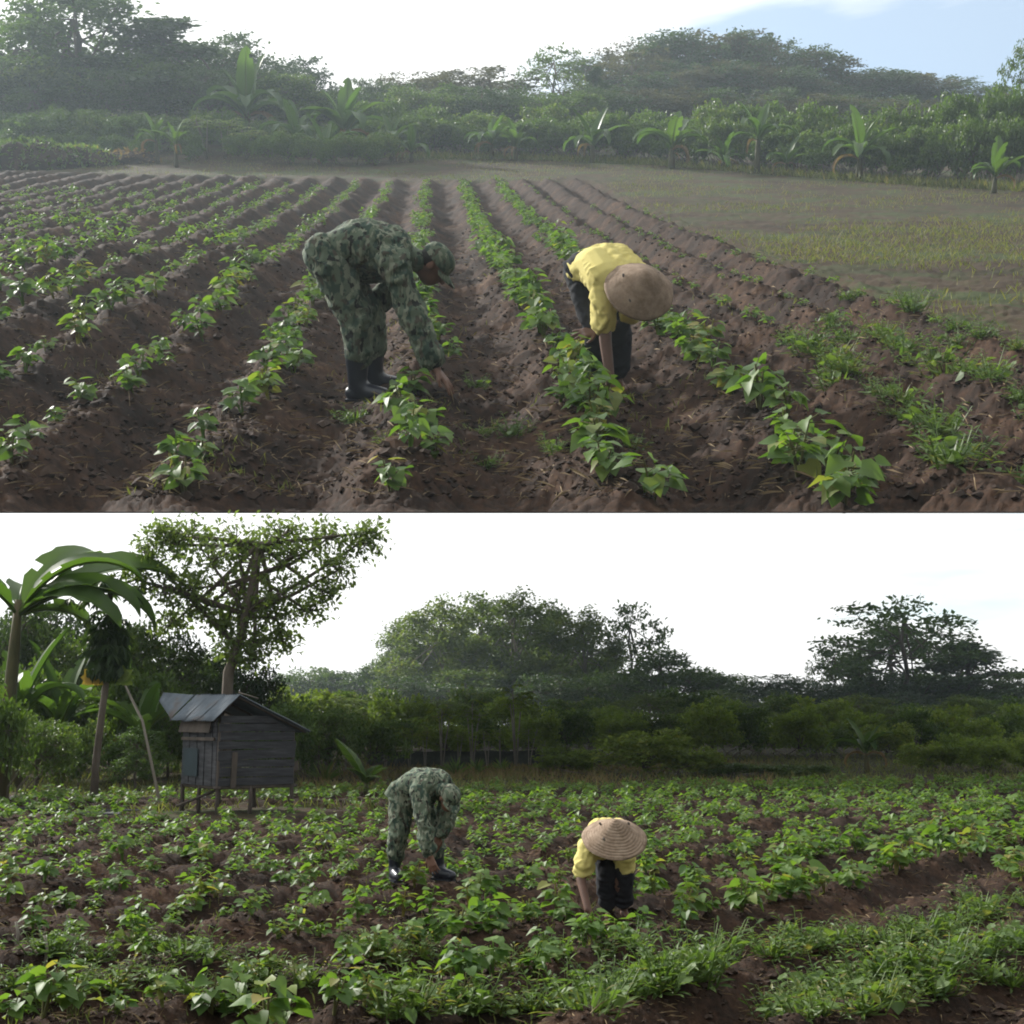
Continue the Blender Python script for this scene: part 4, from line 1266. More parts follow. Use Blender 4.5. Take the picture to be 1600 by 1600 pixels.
for i, (px, Y, top, w, lab) in enumerate([
        (1010, 40, 1148, 150, 'large rounded yellow-green shrub at the far edge of lower field'),
        (885, 42, 1172, 90, 'small low shrub left of the large rounded shrub'),
        (1085, 41, 1172, 90, 'shrub leaning against the right side of the large rounded shrub'),
        (1500, 44, 1152, 80, 'yellow-green shrub near the right edge, left one'),
        (1545, 42, 1158, 80, 'yellow-green shrub near the right edge, right one'),
        (1600, 43, 1150, 70, 'yellow-green shrub cut by the right edge'),
        (1448, 44, 1164, 80, 'dull shrub left of the yellow-green pair'),
        (1140, 40, 1194, 90, 'low creeper-covered bush, first in the line right of the shrub'),
        (1200, 40, 1196, 90, 'low creeper-covered bush, second in the line right of the shrub'),
        (1260, 40, 1197, 90, 'low creeper-covered bush, third in the line right of the shrub')]):
    U(f'palebush{i % 2}' if i not in (7, 8, 9) else f'shrub{i % 2}', px, Y / 3.4, top, w, lab, cat='shrub', name='shrub')
place_banana(B, 1352, 1200, 1112, 'young banana at the right end of the low bushes', 40, Y=42, leaves=7, stem=.6)

# big tree behind the hut, its crown runs up under the terrace
bt = B.stand(352, 27)
def bigtree():
    rng = np.random.default_rng(5)
    lobes = []
    for px, py, r, dy in [(300, 830, .62, 0), (370, 815, .7, .4), (440, 812, .7, -.3), (510, 818, .6, .3), (560, 850, .45, 0), (265, 850, .5, .3), (330, 880, .75, -.5), (400, 880, .8, .3), (460, 870, .7, 0), (530, 890, .5, -.2), (300, 920, .5, 0), (370, 930, .65, .3),
                          (440, 925, .6, -.3), (505, 925, .35, 0), (235, 870, .5, .2), (215, 905, .45, 0), (255, 915, .5, -.2), (480, 955, .45, 0), (320, 950, .5, .1), (385, 960, .6, .3), (420, 965, .5, 0), (350, 985, .45, .2), (270, 975, .4, 0), (440, 1000, .4, .2), (365, 1015, .35, 0), (400, 1005, .4, 0), (395, 1030, .3, 0), (580, 815, .3, 0), (255, 815, .3, .1)]:
        q = B.at(px, py, 27 + dy)
        lobes.append((q.x - bt.x, q.y - bt.y, min(q.z - bt.z, 5.80 - r * .42), r * .88, r * .72, .35 + r * .7))
    tops = [B.at(x, y, 27) - bt for x, y in ((352, 1195), (353, 1120), (357, 1050), (372, 1010), (385, 960), (398, 900), (405, 850))]
    return build_tree('tree', 41, lobes, [tuple(t) for t in tops], 44, 11, .125, .14, M_TREE[2], M_BARK, r0=.13)


bg_tree = bigtree(); bg_tree.matrix_world = Matrix.Translation(bt)
tag(bg_tree, 'big spreading tree behind the hut, crown cut by the picture seam', 'tree')

# banana with giant arching leaf at the upper left
pb = B.stand(6, 25.5)
e = link('banana_plant', None, Matrix.Translation(pb)); tag(e, 'big dark banana at the left edge with long leaf arching right', 'banana plant')
link('stem', MB_tube('stem', [(0, 0, -.1), (.05, 0, 1.7), (.1, 0, 3.2), (.12, 0, 4.1)], [.16, .14, .11, .07], M_BSTEM, 10), None, e)
for az, tl, s, me in [(-math.pi / 2 + .12, .72, 3.0, BLEAF[1]), (-math.pi / 2 - .5, .75, 2.3, BLEAF[2]), (.3, .5, 2.1, BLEAF[2]), (-1.0, .35, 2.3, BLEAF[1]), (-2.0, .4, 2.4, BLEAF[2]), (-1.75, .85, 2.6, BLEAF[2]), (1.4, .5, 2.2, BLEAF[1]), (2.6, .6, 2.1, BLEAF[2]), (-2.3, .9, 2.1, BLEAF[2]), (-1.3, 1.1, 2.0, BLEAF[3])]:
    link('leaf', me, Matrix.Translation((.12, 0, 3.8)) @ Matrix.Rotation(az, 4, 'Z') @ Matrix.Rotation(-tl, 4, 'X') @ Matrix.Rotation(.75 if az < 0 else 0, 4, 'Z') @ Matrix.Scale(s, 4), e)
for i, (px, Y, top, w) in enumerate([(-15, 33, 1060, 120), (45, 36, 1045, 120), (105, 37, 1070, 110), (205, 36, 1060, 120), (265, 38, 1075, 110), (-12, 25, 1085, 110), (60, 27, 1120, 110), (125, 32, 1135, 90), (215, 31, 1140, 90), (440, 34, 1105, 100), (500, 36, 1110, 90)]):
    U(['airy0', 'shrub0', 'dense1', 'shrub1'][i % 4], px, Y / 3.4, top, w, f'leafy bush, {nth("lb")} of the thicket around the papaya and hut', 'thicket around papaya and hut', cat='shrub', name='shrub')
place_banana(B, 28, 1215, 985, 'green banana low at the left edge of the lower field', 50, Y=33, leaves=8, stem=.9)
place_banana(B, 92, 1215, 1010, 'green banana between the left edge and the papaya', 51, Y=35, leaves=8, stem=.8)
place_banana(B, 225, 1215, 1045, 'green banana between the papaya and the hut', 52, Y=34, leaves=8, stem=.8)

# papaya with drooping dark crown
pp = B.ground(146, 1252)
q = [B.at(x, y, pp.y) - pp for x, y in ((146, 1256), (150, 1190), (160, 1110), (168, 1050), (172, 980), (172, 900))]
e = link('papaya_tree', None, Matrix.Translation(pp)); tag(e, 'papaya with slim pale trunk and drooping dark crown left of the hut', 'tree')
link('trunk', MB_tube('trunk', [tuple(v) for v in q], [.085, .075, .07, .065, .06, .045], M_BARK, 9), None, e)
rng = np.random.default_rng(9)
P = []; AX = []; SS = []
stalks = MB()
for k in range(56):
    t = rng.uniform(.25, 1.0); base = np.array(q[3]) * (1 - t) + np.array(q[5]) * t
    a = rng.uniform(0, 6.28); drop = rng.uniform(-.2, .9) if t > .75 else rng.uniform(.3, 1.0)
    d = np.array([math.cos(a), math.sin(a), .35 - drop]); ln = rng.uniform(.35, .8) * (1.1 if t > .8 else .55)
    tip = base + d * ln
    stalks.add(*tube([base, base + d * ln * .5 + (0, 0, .08), tip], [.014, .010, .007], 4, False))
    sd = np.cross(d, (0, 0, 1)); sd /= np.linalg.norm(sd) + 1e-6
    dn = d / np.linalg.norm(d)
    for f in range(9):
        th = -2.0 + 4.0 * f / 8
        P.append(tip); AX.append(dn * math.cos(th) + sd * math.sin(th) + (0, 0, -.55)); SS.append(rng.uniform(.22, .36))
V, F, t = scatter(LANCE, np.array(P), np.array(AX), np.tile([[0, 0, 1.0]], (len(P), 1)) + rng.normal(0, .3, (len(P), 3)), np.array(SS))
V2 = V.copy()
cr_ = MB(); cr_.add(V, F, t)
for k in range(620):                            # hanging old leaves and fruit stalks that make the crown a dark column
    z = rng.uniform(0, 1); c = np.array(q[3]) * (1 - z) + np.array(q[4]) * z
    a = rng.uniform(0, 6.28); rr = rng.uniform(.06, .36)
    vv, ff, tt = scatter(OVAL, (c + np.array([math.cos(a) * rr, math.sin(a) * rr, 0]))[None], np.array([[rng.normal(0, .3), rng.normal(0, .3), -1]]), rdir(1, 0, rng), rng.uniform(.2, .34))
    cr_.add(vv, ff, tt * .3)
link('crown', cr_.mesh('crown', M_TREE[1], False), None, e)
link('leaf_stalks', stalks.mesh('leaf_stalks', M_CROPSTEM), None, e)
for k, (dx, dz, mt) in enumerate([(-.26, -.12, M_YELLOWLEAF), (.33, -.12, M_CASSAVA)]):
    c = np.array(q[3]) + (dx, -.1, dz)
    vv, ff, tt = scatter(HEART, np.repeat(c[None], 7, 0), np.array([[math.cos(b), 0, math.sin(b) - .3] for b in np.linspace(-.3, 3.4, 7)]), np.tile([[0, -1, .2]], (7, 1)), .26)
    link('yellow_leaf' if k == 0 else 'green_leaf', make_mesh('hanging_leaf', vv, ff, mt, False, tt), None, e)
# pole leaning towards the hut
a, b = B.at(190, 1060, pp.y + .3), B.at(252, 1196, pp.y - .6)
o = link('leaning_pole', MB_tube('leaning_pole', [tuple(a), tuple((a + b) / 2 + Vector((0.03, 0, 0))), (b.x + .05, b.y, B.z(b.x, b.y) - .05)], [.022, .028, .034], M_PALE_BARK))
tag(o, 'slim pole leaning from the papaya down to the hut', 'pole')

# cassava stand in front of the central grove
cl = [(488, 1100, 1200), (508, 1092, 1202), (560, 1102, 1200), (602, 1132, 1198), (640, 1130, 1196), (664, 1128, 1198), (690, 1082, 1196), (716, 1138, 1200), (738, 1086, 1198), (762, 1126, 1199), (782, 1130, 1196), (806, 1062, 1195), (826, 1120, 1197), (848, 1150, 1199), (878, 1158, 1202), (915, 1160, 1200), (470, 1118, 1204), (540, 1128, 1206)]
for i, (px, top, base) in enumerate(cl):
    g = B.ground(px, base + 6)
    t = B.at(px, top, g.y)
    s = (t.z - g.z) / .95
    o = copy_tree(PROTO[f'cassava{i % 3}'], Matrix.Translation((g.x, g.y, g.z - .03)) @ Matrix.Rotation(i * 1.3, 4, 'Z') @ Matrix.Diagonal((s * .9, s * .9, s, 1)))
    o.name = 'cassava_plant'
    nth = sorted(range(len(cl)), key=lambda j: cl[j][0]).index(i)
    tag(o, f'thin-stemmed cassava, {["first","second","third","fourth","fifth","sixth","seventh","eighth","ninth","tenth","eleventh","twelfth","thirteenth","fourteenth","fifteenth","sixteenth","seventeenth","eighteenth"][nth]} from the left in the stand behind the camouflaged person', 'cassava', 'cassava stand behind the lower soldier')

# young coconut palm with a few big fronds
def frond_mesh(name, length, arch, start, seed, mat, width=.34):
    rng = np.random.default_rng(seed)
    n = 26; ang = start; p = np.zeros(3); pts = [p.copy()]
    for i in range(n):
        p = p + length / n * np.array([0, math.cos(ang), math.sin(ang)]); pts.append(p.copy()); ang -= arch / n
    pts = np.array(pts)
    mb = MB(); mb.add(*tube(pts, np.linspace(.022, .005, n + 1), 4), tint=.8)
    P = []; AX = []; S = []
    for i in range(3, n + 1):
        for sd in (-1, 1):
            P.append(pts[i]); d = pts[i] - pts[i - 1]; d /= np.linalg.norm(d)
            AX.append(d * .75 + np.array([sd * .8, 0, -.1])); S.append(width * math.sin(math.pi * (i / n) ** .7 * .92 + .15) + .06)
    V, F, t = scatter(LANCE, np.array(P), np.array(AX), np.tile([[0, 0, 1.0]], (len(P), 1)), np.array(S) * 1.2)
    mb.add(V, F, t)
    return mb.mesh(name, mat)


FR = [frond_mesh('frond', 1.3, math.radians(a), math.radians(s), 60 + i, M_SHRUB) for i, (a, s) in enumerate([(35, 72), (70, 75), (95, 70)])]
g = B.ground(572, 1240)
e = link('young_coconut_palm', None, Matrix.Translation(g)); tag(e, 'young coconut palm with one long frond slanting left, behind the camouflaged person', 'palm')
link('stem', MB_tube('stem', [(0, 0, -.05), (0, 0, .12), (0, 0, .25)], [.06, .05, .03], M_BSTEM), None, e)
for az, s, k in [(1.35, .95, 0), (-1.2, .5, 1), (2.2, .5, 1), (0.2, .45, 2), (-2.4, .45, 2), (-.5, .55, 1)]:
    link('frond', FR[k], Matrix.Translation((0, 0, .15)) @ Matrix.Rotation(az, 4, 'Z') @ Matrix.Scale(s, 4), e)


def spiky_tuft(px, py, s, label, seed):
    rng = np.random.default_rng(seed)
    g = B.ground(px, py)
    n = 46
    a = rng.uniform(0, 6.28, n); el = rng.uniform(.5, 1.4, n)
    AX = np.stack([np.cos(a) * np.cos(el), np.sin(a) * np.cos(el), np.sin(el)], 1)
    V, F, t = scatter((BLADE[0] * (1.2, 1, 1), BLADE[1]), np.zeros((n, 3)) + rng.normal(0, .03, (n, 3)), AX, -np.stack([np.cos(a), np.sin(a), np.full(n, -.4)], 1), rng.uniform(.6, 1.0, n))
    o = link('spiky_plant', make_mesh('spiky_plant', V, F, M_WEED, False, t), Matrix.Translation(g) @ Matrix.Scale(s, 4))
    tag(o, label, 'plant')


spiky_tuft(508, 1222, .75, 'spiky long-leaved plant between the hut and the coconut palm', 1)
spiky_tuft(712, 1212, .75, 'spiky long-leaved plant above the camouflaged person in the lower field', 2)
spiky_tuft(745, 1208, .6, 'spiky long-leaved plant right of the larger spiky one', 3)
spiky_tuft(785, 1206, .55, 'small spiky plant at the foot of the cassava stand', 4)

# dark net fence behind the cassava
e = link('net_fence', None); tag(e, 'low dark net fence behind the cassava stand', 'fence')
f0, f1 = B.stand(575, 47), B.stand(945, 49)
for i in range(7):
    p = f0.lerp(f1, i / 6)
    link('post', MB_tube('post', [(p.x, p.y, -.1), (p.x, p.y, .72)], [.035, .03], M_POST, 6), None, e)
for i in range(6):
    a, b = f0.lerp(f1, i / 6), f0.lerp(f1, (i + 1) / 6)
    V = []; n = 9
    for k in range(n):
        c = a.lerp(b, k / (n - 1)); sag = .05 * math.sin(math.pi * k / (n - 1)) + RNG.uniform(-.012, .012)
        for oy in (0.045, 0.065):
            V += [(c.x, c.y - oy, .02), (c.x, c.y - oy - .02 * math.sin(k), .32), (c.x, c.y - oy, .62 - sag)]
    V = np.array(V); ix = np.arange(len(V)).reshape(n, 2, 3)
    F = [(ix[k, l, q], ix[k + 1, l, q], ix[k + 1, l, q + 1], ix[k, l, q + 1]) for k in range(n - 1) for l in (0, 1) for q in (0, 1)] + [(ix[k, 0, 2], ix[k + 1, 0, 2], ix[k + 1, 1, 2], ix[k, 1, 2]) for k in range(n - 1)]
    link('net_panel', make_mesh('net_panel', V, np.array(F), M_NET, True, np.zeros(len(V))), None, e)

# ------------------------------------------------------------------ hut on stilts
hc = B.ground(339, 1274)                       # its near corner post
TH = math.radians(38)
HM = Matrix.Translation((hc.x, hc.y, hc.z)) @ Matrix.Rotation(TH, 4, 'Z')       # x runs along the right-hand wall, y along the left-hand wall
hut = link('wooden_hut', None, HM)
tag(hut, 'small weathered plank hut on stilts with a zinc roof, lower field', 'hut')
W1, W2, ZF = 1.46, 1.46, .50                   # right wall, left wall, floor height


def part(name, V, F, mat, smooth=False, parent=None):
    return link(name, make_mesh(name, np.asarray(V, float), F, mat, smooth, np.full(len(V), .5)), None, parent or hut)


def roof_z(x):                                 # asymmetric gable: short slope to the left, long one to the right
    return 2.08 - (0.28 - x) * 0.95 if x < 0.28 else 2.08 - (x - 0.28) * .47


for x, y in [(0, 0), (W1, 0), (0, W2), (W1, W2), (W1 * .5, W2), (0.62, 0), (0, .75)]:
    top = roof_z(x) - .06 if (x, y) not in ((.62, 0), (0, .75)) else ZF + .02
    V, F = tube([(x, y, -.15), (x + RNG.normal(0, .012), y, ZF * .6), (x, y, top)], [.042, .038, .034], 7)
    part('post', V, F, M_POST, True)
for (x0, y0, x1, y1) in [(-.08, 0, W1 + .1, 0), (0, -.08, 0, W2 + .1), (-.06, W2, W1 + .06, W2), (W1, 0, W1, W2)]:
    V, F = tube([(x0, y0, ZF - .03), (x1, y1, ZF - .03)], .032, 6)
    part('floor_beam', V, F, M_POST, True)
for k in range(8):
    V, F = box(W1 * .98, W2 / 8 - .015, .025, Matrix.Translation((W1 / 2, (k + .5) * W2 / 8, ZF + .02)), .003)
    part('floor_board', V, F, M_WOOD)
# planks of the right-hand wall, slightly askew, cut under the roof slope
z = ZF + .0
rows = [.15, .17, .14, .18, .15, .16, .15, .14]
for k, h in enumerate(rows):
    z0, z1 = z + .004, z + h - .010
    z += h
    xa, xb = -.03 + RNG.uniform(-.02, .03), W1 + RNG.uniform(-.01, .05)
    lim = lambda zz: max(.05, min(xb, .28 + (2.02 - zz) / .47))
    tl = RNG.normal(0, .006)
    y0 = -.045 - .012 * (k % 2)
    V = [(xa, y0, z0 + tl), (lim(z0), y0, z0 - tl), (lim(z1), y0, z1 - tl), (xa, y0, z1 + tl)]
    V = np.array(V + [(a, b + .022, c) for a, b, c in V])
    F = np.array([(0, 1, 2, 3), (7, 6, 5, 4), (0, 4, 5, 1), (1, 5, 6, 2), (2, 6, 7, 3), (3, 7, 4, 0)])
    part('plank', V, F, M_WOOD)
V, F = box(.10, .03, .62, Matrix.Translation((.26, -.075, ZF + .28)) @ Matrix.Rotation(.03, 4, 'Y'))
part('door_jamb', V, F, M_POST)
# upright boards and a blue-grey sheet on the left-hand wall
for k in range(9):
    y = (k + .5) * W2 / 9
    hh = 1.18 + RNG.uniform(-.05, .03)
    V, F = box(.02, W2 / 9 - .012, hh, Matrix.Translation((-.045 - .010 * (k % 2), y, ZF + hh / 2)) @ Matrix.Rotation(RNG.normal(0, .012), 4, 'X'))
    part('board', V, F, M_WOOD)
V, F = box(.012, .62, .50, Matrix.Translation((-.085, 1.02, ZF + .40)), .006)
part('sheet', V, F, M_TARP)
V, F = box(.03, W2 * .95, .05, Matrix.Translation((-.085, W2 / 2, ZF + .82)), .004)
part('batten', V, F, M_POST)
V, F = box(.02, W2 * .9, .22, Matrix.Translation((-.10, W2 / 2 + .1, ZF + 1.04)) @ Matrix.Rotation(.25, 4, 'Y'), .008)
part('flap', V, F, M_POST)


# corrugated roof sheets
def sheet(name, P00, P10, P11, P01, mat, waves=9, amp=.014, n=46, m=6, warp=.02, seed=0):
    """P00-P10 along the ridge (corrugations run from the ridge to the eave P01-P11)"""
    P00, P10, P11, P01 = (np.array(p, float) for p in (P00, P10, P11, P01))
    nr = np.cross(P10 - P00, P01 - P00); nr /= np.linalg.norm(nr); nr *= np.sign(nr[2])
    V = []
    for lay in (0, -.006):
        for j in range(m):
            t = j / (m - 1)
            for i in range(n):
                s = i / (n - 1)
                p = (P00 * (1 - s) + P10 * s) * (1 - t) + (P01 * (1 - s) + P11 * s) * t
                V.append(p + nr * (amp * math.sin(s * waves * 2 * math.pi) + lay + warp * float(vnoise(s * 4 + seed, t * 3, 8 + seed)) * t))
    ix = np.arange(2 * n * m).reshape(2, m, n)
    F = [(l[j, i], l[j, i + 1], l[j + 1, i + 1], l[j + 1, i]) for l in ix for j in range(m - 1) for i in range(n - 1)]
    F += [(ix[0, m - 1, i], ix[0, m - 1, i + 1], ix[1, m - 1, i + 1], ix[1, m - 1, i]) for i in range(n - 1)]
    part(name, V, np.array(F), mat, True)


rz_, lx, rx_ = 2.10, -.22, W1 + .28
for k, (ya, yb) in enumerate([(-.16, .50), (.46, 1.12), (1.08, 1.72)]):
    dz = .012 * k
    sheet('roof_sheet', (.28, ya, rz_ + dz), (.28, yb, rz_ + dz), (lx, yb, roof_z(lx) + .03 + dz), (lx, ya, roof_z(lx) + .03 + dz), M_ZINC, 7, seed=k)
    sheet('roof_sheet', (.27, ya, rz_ + dz + .01), (.27, yb, rz_ + dz + .01), (rx_, yb, roof_z(rx_) + .05 + dz), (rx_, ya, roof_z(rx_) + .05 + dz), M_ZINC, 7, seed=k + 5)
# the far end of the ridge curls up
sheet('roof_sheet', (.24, 1.68, rz_ + .03), (-.18, 2.15, rz_ + .08), (-.26, 2.15, rz_ - .08), (lx, 1.68, roof_z(lx) + .09), M_ZINC, 4, amp=.004, warp=.03, seed=12)
V, F = tube([(.24, -.2, rz_ + .04), (.62, -.22, rz_ - .06)], .014, 5); part('ridge_stick', V, F, M_PALE_BARK, True)
for y in (-.10, .7, 1.55):
    V, F = tube([(lx + .06, y, roof_z(lx + .06) - .015), (.28, y, rz_ - .04), (rx_ - .08, y, roof_z(rx_ - .08) + .0)], .020, 5)
    part('rafter', V, F, M_POST, True)
V, F = box(.10, .10, .16, Matrix.Translation((W1 + .10, .1, ZF + .32)), .008); part('hanging_box', V, F, M_POST)
V, F = tube([(-.35, .95, .12), (.45, .35, ZF + .02)], .026, 6); part('ladder_rail', V, F, M_POST, True)

# planks, stones and litter on the ground by the papaya
for i, (px, py, ln, rz, lab) in enumerate([(60, 1266, 1.2, .1, 'grey plank lying on the ground at the left edge'), (130, 1274, 1.3, -.06, 'grey plank lying on the ground in front of the papaya'), (190, 1270, .8, .25, 'short grey plank lying between papaya and hut'), (30, 1252, .5, -.3, 'short pale plank lying at the far left')]):
    g = B.ground(px, py)
    V, F = box(ln, .11, .03, None, .006)
    o = link('plank', make_mesh('plank', V, F, M_WOOD, False, np.full(8, .5)), Matrix.Translation((g.x, g.y, g.z + .03)) @ Matrix.Rotation(rz, 4, 'Z'))
    tag(o, lab, 'plank', 'planks on the ground')
for i, (px, py, s, lab) in enumerate([(120, 1252, .09, 'pale stone at the foot of the papaya'), (22, 1248, .10, 'pale stone at the far left edge'), (318, 1249, .05, 'small pale stone under the hut'), (312, 1251, .035, 'tiny pale stone under the hut beside the small one'), (255, 1236, .05, 'pale stone left of the hut')]):
    g = B.ground(px, py)
    V, F = ellipsoid((0, 0, 0), [(s, 0, 0), (0, s * .8, 0), (0, 0, s * .6)])
    V = V * (1 + .14 * vnoise(V[:, 0] * 20 + i, V[:, 2] * 20 + V[:, 1] * 13, i))[:, None]
    o = link('stone', make_mesh('stone', V, F, M_STONE, True, np.full(len(V), .5)), Matrix.Translation((g.x, g.y, g.z + s * .3)))
    tag(o, lab, 'stone')

# ------------------------------------------------------------------ crop plants
LEAFMESH = []
for k in range(3):
    rng = np.random.default_rng(400 + k)
    V = HEART[0].copy(); V[:, 2] += rng.normal(0, .03, len(V)); V[4, 2] -= .12 * k
    LEAFMESH.append(make_mesh('leaf', V, HEART[1], M_CROP, True, np.full(len(V), .2 + .3 * k)))
LEAFMESH.append(make_mesh('leaf', HEART[0], HEART[1], M_CROP, True, np.full(9, 1.0)))


def crop_variant(seed, nleaf):
    rng = np.random.default_rng(seed)
    st = MB(); P = []; AX = []; NR = []; S = []
    nst = 3
    heads = []
    for s in range(nst):
        a = rng.uniform(0, 6.28); r = rng.uniform(.02, .07); h = rng.uniform(.10, .22)
        top = np.array([math.cos(a) * r, math.sin(a) * r, h])
        st.add(*tube([(0, 0, -.02), tuple(top * (.5, .5, .55)), tuple(top)], [.008, .006, .004], 4, False))
        heads.append(top)
    for k in range(nleaf):
        h = heads[k % nst]; t = rng.uniform(.35, 1.0)
        base = h * t
        a = 2.4 * k + rng.uniform(-.4, .4); el = rng.uniform(-.1, .8)
        d = np.array([math.cos(a) * math.cos(el), math.sin(a) * math.cos(el), math.sin(el)])
        tip = base + d * rng.uniform(.03, .065)
        st.add(*tube([tuple(base), tuple(tip)], [.0032, .0025], 3, False))
        P.append(tip); AX.append(np.array([math.cos(a), math.sin(a), rng.uniform(-.55, .15)])); NR.append(np.array([rng.normal(0, .35), rng.normal(0, .35), 1.0])); S.append(rng.uniform(.06, .105))
    return st, np.array(P), np.array(AX), np.array(NR), np.array(S)


CV = []
for k in range(7):
    st, P, AX, NR, S = crop_variant(500 + k, 17 + k % 3 * 3)
    V, F, t = scatter(HEART, P, AX, NR, S, np.random.default_rng(k).random(len(P)) ** 1.3)
    mb = MB(); mb.add(V, F, t)
    sv = np.concatenate(st.V)
    full = MB(); full.add(V, F, t)
    Fst = [np.concatenate(f) for f in st.F.values()]
    full.add(sv, Fst, .9)
    me = full.mesh('crop_plant', M_CROP, False)
    OV, OF, ot = scatter((HEART[0][[0, 2, 4, 6]], np.array([(0, 1, 2), (0, 2, 3)])), P, AX, NR, S * 1.05, np.random.default_rng(k).random(len(P)))
    CV.append(dict(full=me, stem=st.mesh('stem', M_CROPSTEM), P=P, AX=AX, NR=NR, S=S, far=(OV, OF, ot)))

PEOPLE = [(A, A.ground(690, 600), .32), (A, A.ground(678, 632), .2), (A, A.ground(695, 588), .24), (A, A.ground(668, 612), .15), (A, A.ground(700, 606), .2), (A, A.ground(950, 612), .2), (A, A.ground(958, 640), .16), (A, A.ground(690, 640), .12), (A, A.ground(590, 650), .12), (A, pS, .34), (A, pF, .25), (B, pS2, .10), (B, pF2, .16)]
plants = []                                     # (frame, row, v, x, y, z, scale, projected size)


def in_view(frame, x, y, z, pad=30):
    if frame is A:
        R_ = Matrix.Rotation(TILT, 3, 'X') @ Vector((x, y, z - CAM_H))
    else:
        R_ = Vector((x, y, z - CAM_H))
    F_ = Vector((0, math.cos(PITCH), math.sin(PITCH))); U_ = Vector((0, -math.sin(PITCH), math.cos(PITCH)))
    dp = R_.dot(F_)
    if dp < .5: return None
    px, py = 800 + FPX * R_.x / dp, 800 - FPX * R_.dot(U_) / dp
    if not (-pad < px < 1600 + pad): return None
    if frame is A and py > 790: return None
    if frame is B and not (1150 < py < 1640): return None
    return px, py, FPX / dp


rng = np.random.default_rng(77)
for n in range(-17, 6):
    u0 = row_u(n)
    v = 4.6
    while v < 39:
        near = v < 14
        step = rng.uniform(.15, .28) if n in (0, 1, 2) else rng.uniform(.26, .46) if n == -1 else rng.uniform(.34, .55) if n < -1 else rng.uniform(.40, .8)
        v += step
        if rng.random() < (.06 if n in (1, 2) else .14): v += rng.uniform(.15, .5)
        u = u0 + float(bend(v)) + rng.normal(0, .07)
        x = u * math.cos(ROWA) - v * math.sin(ROWA); y = u * math.sin(ROWA) + v * math.cos(ROWA)
        if n >= 3 and v < 9.5: continue        # weeds grow there instead
        if n >= 4 and v > 28: continue
        if v > 36 + .15 * min(n, 0) + rng.uniform(-1, 1): continue
        z = A.z(x, y)
        pr = in_view(A, x, y, z)
        if pr is None: continue
        if any(fr is A and math.hypot(x - p.x, y - p.y) < rr for fr, p, rr in PEOPLE): continue
        s = float(np.clip(rng.lognormal(-.22, .27), .42, 1.1)) * (1.15 if n in (1, 2) else 1.0) * (.55 if n >= 3 else 1.0)
        if n <= -2: s *= 1.1
        s *= 1 - .3 * float(sstep(14, 30, v))
        plants.append((A, n, v, x, y, z, s, s * pr[2]))
for n in range(-26, 40):
    u0 = -2.8 - 1.03 * n
    v = -6.0
    while v < 46:
        v += rng.uniform(.16, .30) if n in (2, 3) else rng.uniform(.17, .32)
        u = u0 + rng.normal(0, .10 if n < 5 else .17)
        x = u * math.cos(ROWB) + v * math.sin(ROWB); y = -u * math.sin(ROWB) + v * math.cos(ROWB)
        if y < 5 or float(maskB(np.array(x), np.array(y))) < .5: continue
        if n <= 1 and x > -.6 and y < 13: continue
        z = B.z(x, y)
        pr = in_view(B, x, y, z)
        if pr is None: continue
        if any(fr is B and math.hypot(x - p.x, y - p.y) < rr for fr, p, rr in PEOPLE): continue
        s = float(np.clip(rng.lognormal(-.22, .27), .45, 1.1)) * (1.3 if n in (2, 3) else 1.0) * (1.1 if y > 20 else 1.0)
        if y < 11 and n not in (2, 3): s *= .85
        if y < 9.5: s *= .8
        plants.append((B, n, v, x, y, z, s, s * pr[2]))

